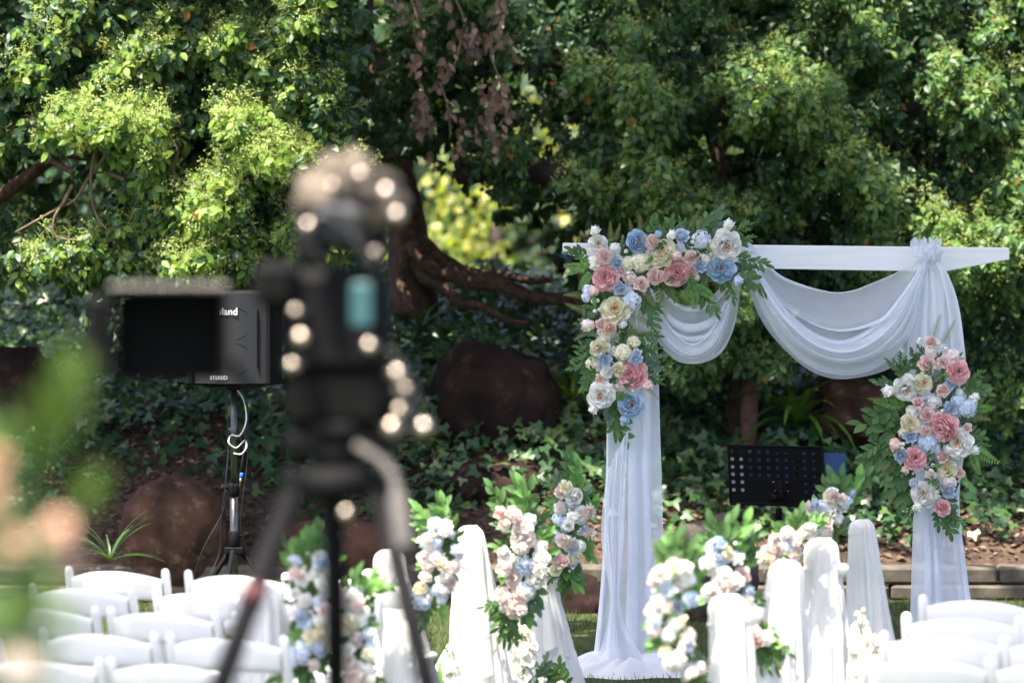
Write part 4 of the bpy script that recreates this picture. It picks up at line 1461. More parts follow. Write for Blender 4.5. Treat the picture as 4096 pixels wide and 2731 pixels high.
for c, x, y, dm in (('cream', 570, 385, 125), ('cream', 490, 400, 90), ('white', 275, 395, 95), ('cream', 460, 955, 115), ('cream', 525, 890, 85), ('cream', 265, 1020, 85), ('ice', 515, 630, 120), ('ice', 950, 250, 115), ('ice', 240, 570, 80),
                    ('pale', 500, 490, 95), ('pale', 970, 375, 85), ('pale', 345, 845, 105), ('ice', 400, 315, 85), ('ice', 490, 570, 70), ('white', 300, 1050, 60), ('pale', 415, 1185, 60), ('white', 400, 950, 60), ('ice', 820, 290, 60), ('ice', 225, 610, 60), ('white', 500, 680, 60)):
    gl.flower('hydrangea', c, x, y, dm, dd=-.03)
for c, x, y, dm in (('white', 280, 205, 60), ('white', 755, 230, 60), ('white', 1115, 165, 65), ('blush', 800, 350, 58), ('blush', 290, 575, 58), ('sky', 1175, 495, 55), ('blue', 680, 220, 45), ('white', 450, 785, 55), ('white', 285, 1300, 60), ('blue', 465, 1370, 60), ('blush', 612, 1150, 60), ('white', 408, 312, 55), ('pale', 250, 785, 75), ('pale', 400, 790, 40)):
    gl.flower('bud', c, x, y, dm, out=((x - 520) * .0012, 0, (620 - y) * .0012), dd=-.06)
for x, y in ((297, 630), (268, 635), (312, 687), (280, 695), (900, 235), (893, 262), (470, 635), (400, 928), (420, 1168), (518, 1195), (385, 1160), (1000, 260), (430, 300), (455, 400), (300, 1100)):
    gl.berry(x, y, 30)

for k in range(46):     # small filler blossoms between the large ones
    if k < 22: x, y = gl.r.uniform(250, 1160), gl.r.uniform(250, 520)
    else: x, y = gl.r.uniform(240, 570), gl.r.uniform(480, 1320)
    q = gl.r.random()
    if q < .4: gl.flower('hydrangea', gl.r.choice(('cream', 'pale', 'white', 'ice')), x, y, gl.r.uniform(38, 55), dd=-.02)
    elif q < .6: gl.berry(x, y, gl.r.uniform(22, 30))
    else: gl.green(gl.r.choice(('euc', 'laurel', 'fern', 'bfern')), x, y, gl.r.uniform(0, 360), gl.r.uniform(60, 100), -.06, .5)
# ---- right garland
cv2 = lambda x, y: (3300 + .829 * x, 1200 + .829 * y)
gr = Garland('flower_garland', 'long spindle-shaped garland of pink, white and blue flowers on the right arch post', 'flower garland', at(3740, 2020, 18.28), 18.28, cv2, .829 / S_A, 'flower garlands on the arch')
for x, y, deg, ln in ((535, 130, 75, 130), (600, 160, 52, 140), (255, 480, 172, 110), (735, 565, -8, 120), (300, 800, 200, 110), (655, 290, 30, 60), (330, 470, 100, 80), (290, 830, 215, 100)):
    gr.green('fern', x, y, deg, ln * 1.1, .0)
for x, y, deg, ln in ((295, 490, 160, 130), (350, 480, 115, 110), (765, 520, 8, 110), (720, 790, -80, 110), (770, 755, -38, 140), (685, 890, -55, 100), (560, 380, 90, 60), (700, 470, 70, 90), (740, 500, 40, 80)):
    gr.green('bfern', x, y, deg, ln * 1.1, .0)
for x, y, deg, ln in ((350, 325, 125, 110), (385, 310, 95, 100), (290, 410, 160, 100), (245, 625, 172, 160), (235, 700, 192, 150), (275, 775, 200, 150), (300, 570, 172, 130), (350, 870, 228, 150), (390, 940, 245, 130), (415, 1010, 258, 100),
                      (720, 385, 25, 100), (740, 430, 0, 100), (620, 1055, -60, 110), (555, 1045, -85, 90), (605, 1075, -75, 100), (300, 650, 185, 140), (280, 540, 175, 130), (330, 740, 205, 140), (720, 640, -10, 90), (735, 700, 5, 90), (430, 290, 110, 80), (360, 600, 170, 110), (310, 720, 190, 140), (350, 820, 215, 140), (700, 420, 20, 100), (600, 960, -50, 90)):
    gr.green('willow' if (x + y) % 2 else 'laurel', x, y, deg, ln * 1.2, .02)
for x, y, deg, ln in ((580, 375, 80, 80), (540, 270, 80, 60), (560, 500, 60, 70), (470, 245, 110, 70), (690, 560, 20, 80), (500, 870, 60, 80), (400, 850, 200, 80), (650, 650, 30, 70), (545, 700, 0, 70), (620, 450, 70, 80), (285, 400, 150, 90), (470, 500, 60, 70), (460, 770, -60, 80)):
    gr.green('euc', x, y, deg, ln * 1.1, .01)
for k in range(40):
    y = gr.r.uniform(260, 960)
    hw = 150 * math.sin(PI * min(1, max(0, (y - 150) / 900))) ** .7
    gr.green(gr.r.choice(('laurel', 'willow', 'euc')), 535 + gr.r.uniform(-hw, hw), y, gr.r.uniform(0, 360), gr.r.uniform(80, 130), .05, .1)
for c, x, y, dm in (('pink', 640, 348, 105), ('pink', 585, 610, 140), ('pink', 432, 765, 105), ('white', 390, 420, 115), ('white', 645, 690, 130), ('white', 480, 935, 122), ('cream', 470, 402, 92), ('cream', 590, 815, 88), ('cream', 410, 598, 90), ('pink', 548, 585, 70)):
    gr.flower('peony', c, x, y, dm, dd=-.05, spread=.22)
for c, x, y, dm in (('blush', 490, 315, 92), ('blush', 572, 298, 60), ('blush', 570, 437, 66), ('blush', 445, 500, 62), ('blush', 490, 555, 76), ('blush', 485, 633, 60), ('blush', 565, 755, 66), ('pale', 510, 842, 55), ('blush', 650, 830, 52), ('blush', 510, 205, 62), ('pink', 565, 1003, 80), ('blush', 690, 617, 46)):
    gr.flower('rose', c, x, y, dm, dd=-.05, spread=.28)
for c, x, y, dm in (('sky', 615, 400, 60), ('sky', 365, 750, 62), ('sky', 410, 660, 58), ('sky', 600, 525, 66), ('sky', 600, 920, 62), ('ice', 430, 890, 52)):
    gr.flower('ranunculus', c, x, y, dm, dd=-.06, spread=.25)
for c, x, y, dm in (('sky', 490, 695, 110), ('sky', 685, 520, 92), ('ice', 475, 465, 75), ('sky', 640, 485, 65), ('white', 525, 490, 75), ('pale', 510, 248, 66), ('pale', 615, 265, 70), ('white', 420, 540, 70), ('pale', 540, 660, 56), ('pale', 620, 735, 76), ('pale', 600, 872, 76), ('cream', 380, 640, 50), ('white', 710, 490, 50), ('ice', 530, 720, 60)):
    gr.flower('hydrangea', c, x, y, dm, dd=-.03)
for c, x, y, dm in (('blush', 335, 690, 60), ('blush', 395, 810, 42), ('white', 315, 440, 58), ('white', 445, 1000, 50), ('white', 715, 730, 45), ('white', 720, 470, 40)):
    gr.flower('bud', c, x, y, dm, out=((x - 520) * .003, 0, (620 - y) * .0012), dd=-.06)
for x, y in ((455, 190), (450, 205), (545, 208), (580, 235), (555, 225), (510, 765), (485, 797), (520, 797), (375, 695), (370, 715), (535, 910), (540, 926), (545, 947), (705, 470), (722, 490), (580, 573), (612, 592), (425, 830)):
    gr.berry(x, y, 24)

for k in range(36):
    y = gr.r.uniform(280, 960)
    x = 535 + gr.r.uniform(-120, 120)
    q = gr.r.random()
    if q < .4: gr.flower('hydrangea', gr.r.choice(('cream', 'pale', 'white', 'ice')), x, y, gr.r.uniform(32, 44), dd=-.02)
    elif q < .6: gr.berry(x, y, gr.r.uniform(18, 24))
    else: gr.green(gr.r.choice(('euc', 'laurel', 'fern', 'bfern')), x, y, gr.r.uniform(0, 360), gr.r.uniform(50, 80), -.06, .5)

# ------------------------------------------------------------------ music stand and folder
YM = 19.1
S_M = ppm(YM)
cm = lambda x, y: (2500 + .6575 * x, 1700 + .6575 * y)
p_c = at(*cm(922, 305), YM)
ms = thing('music_stand', 'black music stand with a perforated desk behind the arch', 'music stand', (p_c.x, YM, 0))
msb = Vector(ms.location)
W = 578 * .6575 / S_M; Hh = 347 * .6575 / S_M / math.cos(R(14))
desk_m = Matrix.Rotation(R(1.4), 3, 'Y') @ Matrix.Rotation(R(-14), 3, 'X')
shear = .115    # the desk is seen turned a little: its foot is further right than its head
desk_rot = desk_m
def dk(u, v, w=0.0):
    """desk coordinates (u right, v up, w away) about the desk centre"""
    return desk_rot @ Vector((u - shear * v * .55, w, v)) + (p_c - msb)
b = MB()
cols = [-.459, -.365, -.27, -.175, -.08, .015, .11, .207, .302, .398]
rows = [.40, .268, .135, .005, -.127, -.262]
cw = .0945 * W / 2; rh = .1325 * Hh / 2; rad = .0205 * W
holes = set()
for j in range(6):
    for i in range(10):
        if j < 4 or i < 2 or i > 7: holes.add((i, j))
xe = [-.5 * W, (-.459 - .047) * W] + [((a + c) / 2) * W for a, c in zip(cols, cols[1:])] + [(.398 + .048) * W, .5 * W]
ye = [.5 * Hh] + [(.40 + .066) * Hh] + [((a + c) / 2) * Hh for a, c in zip(rows, rows[1:])] + [(-.262 - .066) * Hh, -.5 * Hh]
for w0, flip in ((0.0, False), (.0025, True)):
    for j in range(len(ye) - 1):
        for i in range(len(xe) - 1):
            x0, x1, y1, y0 = xe[i], xe[i + 1], ye[j], ye[j + 1]
            if (i - 1, j - 1) in holes and 1 <= i <= 10 and 1 <= j <= 6:
                cx, cy = cols[i - 1] * W, rows[j - 1] * Hh
                n = 16; V = []; F = []
                for k in range(n):
                    a = 2 * PI * (k + .5) / n
                    ca, sa = math.cos(a), math.sin(a)
                    tx = (x1 - cx) / ca if ca > 1e-6 else ((x0 - cx) / ca if ca < -1e-6 else 1e9)
                    ty = (y1 - cy) / sa if sa > 1e-6 else ((y0 - cy) / sa if sa < -1e-6 else 1e9)
                    t = min(tx, ty)
                    V.append(dk(cx + ca * t, cy + sa * t, w0)); V.append(dk(cx + ca * rad, cy + sa * rad, w0))
                for k in range(n):
                    q = (k + 1) % n
                    F.append((2 * k, 2 * k + 1, 2 * q + 1, 2 * q))
                # square corners between neighbouring spokes
                b.add(V, F, smooth=False)
                for sx, sy in ((x0, y0), (x1, y0), (x1, y1), (x0, y1)):
                    a = math.atan2(sy - cy, sx - cx) % (2 * PI)
                    k = int((a / (2 * PI) * n - .5) // 1) % n
                    q = (k + 1) % n
                    b.add([V[2 * k], dk(sx, sy, w0), V[2 * q]], [(0, 1, 2)], smooth=False)
            else:
                b.add([dk(x0, y0, w0), dk(x1, y0, w0), dk(x1, y1, w0), dk(x0, y1, w0)], [(0, 1, 2, 3)], smooth=False)
b.build('desk', M['black_matt'], ms)
b = MB()
for c0, c1 in (((-.5, .5), (.5, .5)), ((-.5, -.5), (.5, -.5)), ((-.5, -.5), (-.5, .5)), ((.5, -.5), (.5, .5))):
    b.tube([dk(c0[0] * W, c0[1] * Hh, .002), dk(c1[0] * W, c1[1] * Hh, .002)], .006, 6)
b.build('desk_rim', M['black_metal'], ms)
b = MB()
b.add([dk(-.5 * W, -.5 * Hh, .004), dk(.5 * W, -.5 * Hh, .004), dk(.5 * W, -.5 * Hh, .05), dk(-.5 * W, -.5 * Hh, .05), dk(-.5 * W, -.49 * Hh, .05), dk(.5 * W, -.49 * Hh, .05), dk(.5 * W, -.485 * Hh, .004), dk(-.5 * W, -.485 * Hh, .004)],
      [(0, 1, 2, 3), (3, 2, 5, 4), (4, 5, 6, 7)], smooth=False)
b.build('ledge', M['black_matt'], ms)
bk = MB(); q = dk(.035 * W, -.2 * Hh, -.008)
bk.box(q, (.055, .012, .058), desk_rot, .002)
bk.box(dk(.035 * W, -.25 * Hh, -.022), (.018, .02, .085), desk_rot, .003)
bk.build('bracket', M['black_metal'], ms)
for a, c in ((-.062, -.12), (.12, -.12), (-.045, -.27), (.135, -.27)):
    m_ = MB(); m_.ball(dk(a * W * .75 + .01 * W, c * Hh, -.004), .0045, 8); m_.build('screw', M['brass'], ms)
sh = at(*cm(936, 480), YM) - msb
kn = MB(); kn.lathe([(.006, -.02), (.019, -.018), (.019, .018), (.006, .02)], sh + Vector((-.022, -.03, .035)), 12, Matrix.Rotation(R(90), 3, 'Y')); kn.build('knob', M['black'], ms)
kn = MB(); kn.lathe([(.006, -.012), (.016, -.012), (.016, .012), (.006, .012)], sh + Vector((.010, -.028, .03)), 12, Matrix.Rotation(R(90), 3, 'Y')); kn.build('hinge', M['black_metal'], ms)
b = MB(); b.tube([(sh.x, -.01, .05), (sh.x, -.01, sh.z - .06)], .0105, 10); b.tube([(sh.x, -.01, sh.z - .07), (sh.x, -.02, sh.z + .05)], .008, 10)
b.build('shaft', M['steel'], ms)
b = MB(); b.lathe([(.016, 0), (.017, .05), (.014, .06)], (sh.x, -.01, sh.z - .08), 12); b.build('clutch', M['black'], ms)
for k in range(3):
    a = R(90 + 120 * k)
    b = MB(); b.tube([(sh.x, -.01, .16), (sh.x + math.cos(a) * .26, -.01 + math.sin(a) * .26, .012)], .009, 8); b.build('leg', M['black_metal'], ms)

# folder resting on the desk, seen past its right side and through the holes
fb = dk(.17 * W, 0, .018) + msb
fo = thing('folder', 'blue document folder standing on the music stand desk', 'folder', fb)
def fk(u, v, w): return dk(u, v, w) + msb - fb
def quad_box(mb, u0, u1, v0, v1, w, th, skew=0.0):
    V = [fk(u0, v0, w), fk(u1 + skew, v0 + .0, w), fk(u1, v1, w), fk(u0, v1, w), fk(u0, v0, w + th), fk(u1 + skew, v0, w + th), fk(u1, v1, w + th), fk(u0, v1, w + th)]
    mb.add(V, [(0, 1, 2, 3), (7, 6, 5, 4), (0, 4, 5, 1), (1, 5, 6, 2), (2, 6, 7, 3), (3, 7, 4, 0)], smooth=False)
b = MB(); quad_box(b, .245 * W, .745 * W, -.47 * Hh, .425 * Hh, .022, .004); b.build('cover', M['blue'], fo)
b = MB(); quad_box(b, -.30 * W, .20 * W, -.47 * Hh, .405 * Hh, .022, .004); b.build('cover', M['blue'], fo)
b = MB(); quad_box(b, .203 * W, .242 * W, -.47 * Hh, .425 * Hh, .019, .005); b.build('spine', M['black'], fo)
b = MB()
pa = MB(); quad_box(pa, -.49 * W, -.33 * W, -.47 * Hh, .345 * Hh, .012, .002); pa = pa.build('paper_sheet', M['paper'], None)
pa.location = fb; tag(pa, 'whitish paper sheet beside the folder, seen through the leftmost desk holes', 'paper')

# ------------------------------------------------------------------ loudspeaker on its stand
YS = 20.0
S_S = ppm(YS)
sp0 = at(935, 1538, YS)
ss = thing('speaker_stand', 'black tripod loudspeaker stand behind the left chairs', 'speaker stand', (sp0.x, YS, 0))
def hz(py): return at(935, py, YS).z
b = MB(); b.tube([(0, 0, hz(1935)), (0, 0, hz(1530))], .0175, 12); b.build('upper_pole', M['steel'], ss)
b = MB(); b.tube([(0, 0, .1), (0, 0, hz(1940))], .022, 12); b.build('lower_pole', M['steel'], ss)
b = MB(); b.lathe([(.024, hz(1985)), (.029, hz(1980)), (.029, hz(1938)), (.024, hz(1932))], n=14); b.build('collar', M['black'], ss)
b = MB(); b.lathe([(.026, hz(2185)), (.030, hz(2180)), (.030, hz(2125)), (.026, hz(2122))], n=14); b.box((0, 0, hz(2200)), (.10, .06, .035), bevel=.005); b.build('hub', M['black'], ss)
for dx, py in ((-.045, 1950), (.055, 2140)):
    b = MB(); b.lathe([(.006, -.03), (.006, 0), (.02, .002), (.018, .022), (.008, .024)], (dx, -.01, hz(py)), 8, Matrix.Rotation(R(90 if dx > 0 else -90), 3, 'Y')); b.build('knob', M['black'], ss)
for k in range(3):
    a = R(-100 + 120 * k)
    b = MB(); b.tube([(math.cos(a) * .03, math.sin(a) * .03, hz(2200)), (math.cos(a) * .36, math.sin(a) * .36, .02)], .0135, 8)
    lg = b.build('leg', M['black_metal'], ss)
    b = MB(); b.tube([(0, 0, .12), (math.cos(a) * .2, math.sin(a) * .2, hz(2200) * .5)], .008, 6); b.build('brace', M['black_metal'], ss)
    b = MB(); b.ball((math.cos(a) * .36, math.sin(a) * .36, .018), .018, 8); b.build('rubber_foot', M['black'], lg)

spk_h = (1535 - 1160) / S_S; spk_w = 345 / S_S
spk = thing('loudspeaker', 'black loudspeaker with perforated grille on the tripod stand', 'loudspeaker', (sp0.x, YS, sp0.z), R(-7))
b = MB(); b.box((0, .05, spk_h / 2), (spk_w, .28, spk_h), bevel=.012); b.build('cabinet', M['black'], spk)
b = MB(); V = []; F = []
n = 24
for j in (0, 1):
    for i in range(n + 1):
        u = i / n - .5
        V.append((u * (spk_w - .06), -.095 - .05 * math.cos(u * PI), (.012 if j == 0 else spk_h - .012)))
for i in range(n): F.append((i, i + 1, n + 2 + i, n + 1 + i))
b.add(V, F); b.build('grille', M['grille'], spk)
for sx in (-1, 1):
    b = MB(); b.box((sx * (spk_w / 2 - .020), -.104, spk_h / 2), (.022, .02, spk_h - .02), bevel=.003)
    b.build('side_strip', M['black_metal'], spk)
    b = MB(); b.box((sx * (spk_w / 2 - .075), -.118, spk_h * .5), (.008, .012, spk_h * .62), bevel=.002); b.build('trim_strip', M['black_matt'], spk)
b = MB(); b.box((-.028, .02, spk_h + .012), (.052, .05, .024), bevel=.005); b.build('handle', M['black'], spk)
b = MB(); b.box((0, 0, -.006), (.30, .22, .012), bevel=.003); b.lathe([(.03, -.03), (.05, -.012)], n=14); b.build('mount_plate', M['black'], spk)
for py in (.42, .27):   # driver surrounds pressing faintly through the grille
    b = MB()
    ring = []
    for i in range(41):
        a = 2 * PI * i / 40
        ring.append((.02 + math.cos(a) * .095, -.140 - .0 + .02 * (abs(math.cos(a)) ** 2), spk_h * (.28 if py < .4 else .66) + math.sin(a) * .085))
    b.tube(ring, .004, 6, caps=False); b.build('driver_ring', M['black_metal'], spk)


def lettering(txt, width, loc, parent, mat, bold=.0):
    cu = bpy.data.curves.new('lettering', 'FONT')
    cu.body = txt; cu.align_x = 'CENTER'; cu.align_y = 'CENTER'; cu.extrude = .02; cu.offset = bold
    o = bpy.data.objects.new('tmp_text', cu); COL.objects.link(o)
    bpy.context.view_layer.update()
    me = bpy.data.meshes.new_from_object(o.evaluated_get(bpy.context.evaluated_depsgraph_get()))
    w = max(v.co.x for v in me.vertices) - min(v.co.x for v in me.vertices)
    bpy.data.objects.remove(o)
    me.materials.clear(); me.materials.append(mat)
    me.transform(Matrix.Scale(width / w, 4))
    q = part('lettering', me, parent, xf(loc, Matrix.Rotation(R(90), 3, 'X')))
    return q


lettering('Roland', 108 / S_S, (-.022, -.149, spk_h - (1240 - 1160) / S_S), spk, M['letter'], .02)
lettering('STEREO', 70 / S_S, (-.05, -.149, (1535 - 1502) / S_S), spk, M['letter'], .008)

def cable(label, pts, r, mat, d=19.95, name='cable'):
    P = smooth_line([at(a, c, d + .02 * math.sin(i * 2.1)) for i, (a, c) in enumerate(pts)], 8)
    b = MB(); b.tube(P, r, 6)
    return tag(centre(b.build(name, mat)), label, 'cable', 'cables on the speaker stand')
cable('thin black cable hanging straight along right side of speaker pole', [(975, 1560), (985, 1700), (968, 1850), (958, 1890)], .003, M['cable'])
cable('black cable looping right of the speaker pole down to the lower knob', [(990, 1560), (992, 1800), (975, 1960), (962, 2080), (968, 2150)], .003, M['cable'])
cable('black cable hanging left of the speaker pole from the collar', [(900, 1560), (915, 1750), (902, 1930), (885, 2080), (880, 2200), (840, 2300)], .003, M['cable'])
cable('black cable slanting left from the collar to the ground', [(905, 1960), (890, 2050), (820, 2180), (780, 2290), (770, 2420)], .003, M['cable'])
cable('white cable looped twice around the upper speaker pole', [(950, 1560), (975, 1600), (985, 1680), (960, 1740), (925, 1740), (915, 1770), (945, 1790), (980, 1760), (985, 1790), (965, 1815), (935, 1812)], .0035, M['white_cable'])
pl0 = at(965, 1905, 19.93)
pg = thing('jack_plug', 'blue sleeved metal jack plug dangling right of the speaker pole', 'plug', pl0)
b = MB(); b.lathe([(.004, .02), (.009, .018), (.009, -.004), (.007, -.006)], n=10, M=Matrix.Rotation(R(10), 3, 'Y')); b.build('sleeve', M['plug_blue'], pg)
b = MB(); b.lathe([(.006, -.007), (.006, -.03), (.0035, -.032), (.003, -.055)], n=10, M=Matrix.Rotation(R(10), 3, 'Y')); b.build('tip', M['chrome'], pg)

# ------------------------------------------------------------------ white folding chairs
def make_chair():
    root = thing('folding_chair', 'x', 'folding chair')
    for s in (-1, 1):
        b = MB()
        pts = [Vector((s * .205, .22, 0)), Vector((s * .205, -.05, .44)), Vector((s * .205, -.17, .68)), Vector((s * .205, -.195, .775)), Vector((s * .205, -.198, .795)), Vector((s * .205, -.199, .802))]
        b.tube(pts, [.019, .019, .019, .0185, .015, .006], 10, squash=.85)
        b.build('back_frame', M['resin'], root)
        b = MB(); b.tube([(s * .182, .06, .43), (s * .182, -.23, .0)], .0155, 8); b.build('rear_leg', M['resin'], root)
    # curved backrest
    b = MB(); V = []; F = []
    n, m = 22, 7
    for face in (0, 1):
        for i in range(n + 1):
            u = i / n * 2 - 1
            zt = .757 + .033 * (1 - u * u); zb = .672 + .006 * (1 - u * u)
            for j in range(m + 1):
                v = j / m
                yy = -.178 - .045 * (1 - u * u) - .018 * v
                th = .012 * (1 - .75 * abs(2 * v - 1) ** 4)
                V.append((u * .192, yy + (th if face else -th), zb + (zt - zb) * v))
    k = (n + 1) * (m + 1)
    for i in range(n):
        for j in range(m):
            a = i * (m + 1) + j
            F.append((a, a + m + 1, a + m + 2, a + 1)); F.append((k + a, k + a + 1, k + a + m + 2, k + a + m + 1))
        F.append((i * (m + 1), k + i * (m + 1), k + (i + 1) * (m + 1), (i + 1) * (m + 1)))
        a = i * (m + 1) + m
        F.append((a, a + m + 1, k + a + m + 1, k + a))
    b.add(V, F); b.build('backrest', M['resin'], root)
    b = MB(); b.box((0, .07, .445), (.375, .37, .028), bevel=.010); b.build('seat_frame', M['resin'], root)
    b = MB(); b.box((0, .075, .467), (.33, .32, .022), bevel=.009); b.build('seat_pad', M['pad'], root)
    b = MB(); b.tube([(-.182, -.135, .14), (.182, -.135, .14)], .011, 8); b.build('stretcher', M['resin'], root)
    b = MB(); b.tube([(-.2, .14, .13), (.2, .14, .13)], .011, 8); b.build('stretcher', M['resin'], root)
    return root


chair0 = make_chair()
first = [True]
def put_chair(px, py, label, yaw=-17, group='white folding chairs'):
    """px,py: middle of the chair back's top in the photo"""
    d = (H - .80) * FPX / (py - 765) if False else None
    # distance at which a back top of 0.80 m shows at py
    lo, hi = 8.0, 20.0
    for _ in range(40):
        mid = (lo + hi) / 2
        if at(px, py, mid).z > .80: lo = mid
        else: hi = mid
    p = at(px, py, lo)
    r = R(yaw)
    off = Matrix.Rotation(r, 3, 'Z') @ Vector((0, -.199, 0))
    o = chair0 if first[0] else copy_tree(chair0)
    first[0] = False
    o.location = (p.x - off.x, p.y - off.y, 0)
    o.rotation_euler = (0, 0, r + R(random.uniform(-2.2, 2.2)))
    tag(o, label, 'folding chair', group)
    return o


row_l = [(464, 2270, (-520, -35, 462, 945, 1425)), (820, 2354, (-660, -168, 331, 825, 1310)), (658, 2434, (-330, 178, 658, 1150)), (905, 2536, (-130, 395, 905, 1400)), (682, 2640, (-360, 165, 682, 1210))]
words_r = ('front', 'second', 'third', 'fourth', 'fifth')
cnt = {0: ('', '', 'white folding chair in the front row, directly left of the speaker stand legs', 'white folding chair in the front row, directly under the speaker pole', 'front-row white folding chair behind the middle tripod leg'),
       1: ('', '', 'second-row white folding chair at the edge of the blurred foreground flowers', 'second-row white folding chair crossed by the left tripod leg', 'second-row white folding chair behind the draped aisle stands'),
       2: ('', 'third-row white folding chair mostly behind the blurred foreground flowers', 'third-row white folding chair just left of the left tripod leg', 'third-row white folding chair hidden beside the left cloth-draped stand'),
       3: ('', 'fourth-row white folding chair beside the blurred foreground flowers', 'fourth-row white folding chair cut by the left tripod leg', ''),
       4: ('', 'nearest-row white folding chair beside the blurred foreground flowers', 'nearest-row white folding chair left of the left tripod leg foot', '')}
for ri, (ax, ay, xs_) in enumerate(row_l):
    for ci, x in enumerate(xs_):
        lb = cnt[ri][ci]
        if not lb or x < -60: continue
        put_chair(x, ay + (x - ax) * .033, lb)
row_r = [(3910, 2386, (3910,)), (3850, 2458, (3850, 4310)), (3774, 2531, (3774, 4262)), (3704, 2621, (3704, 4215))]
lab_r = ('first white folding chair right of the aisle, below the right arch drape', 'second white folding chair back from the right arch drape', 'third white folding chair back from the right arch drape, beside the white flower spikes', 'nearest white folding chair right of the aisle at bottom edge')
lab_r2 = ('', 'white folding chair at right edge in the second right-hand row', 'white folding chair at right edge in the third right-hand row', 'white folding chair at right edge in the nearest right-hand row')
for ri, (ax, ay, xs_) in enumerate(row_r):
    for ci, x in enumerate(xs_):
        put_chair(x, ay + (x - ax) * .033, (lab_r if ci == 0 else lab_r2)[ri])

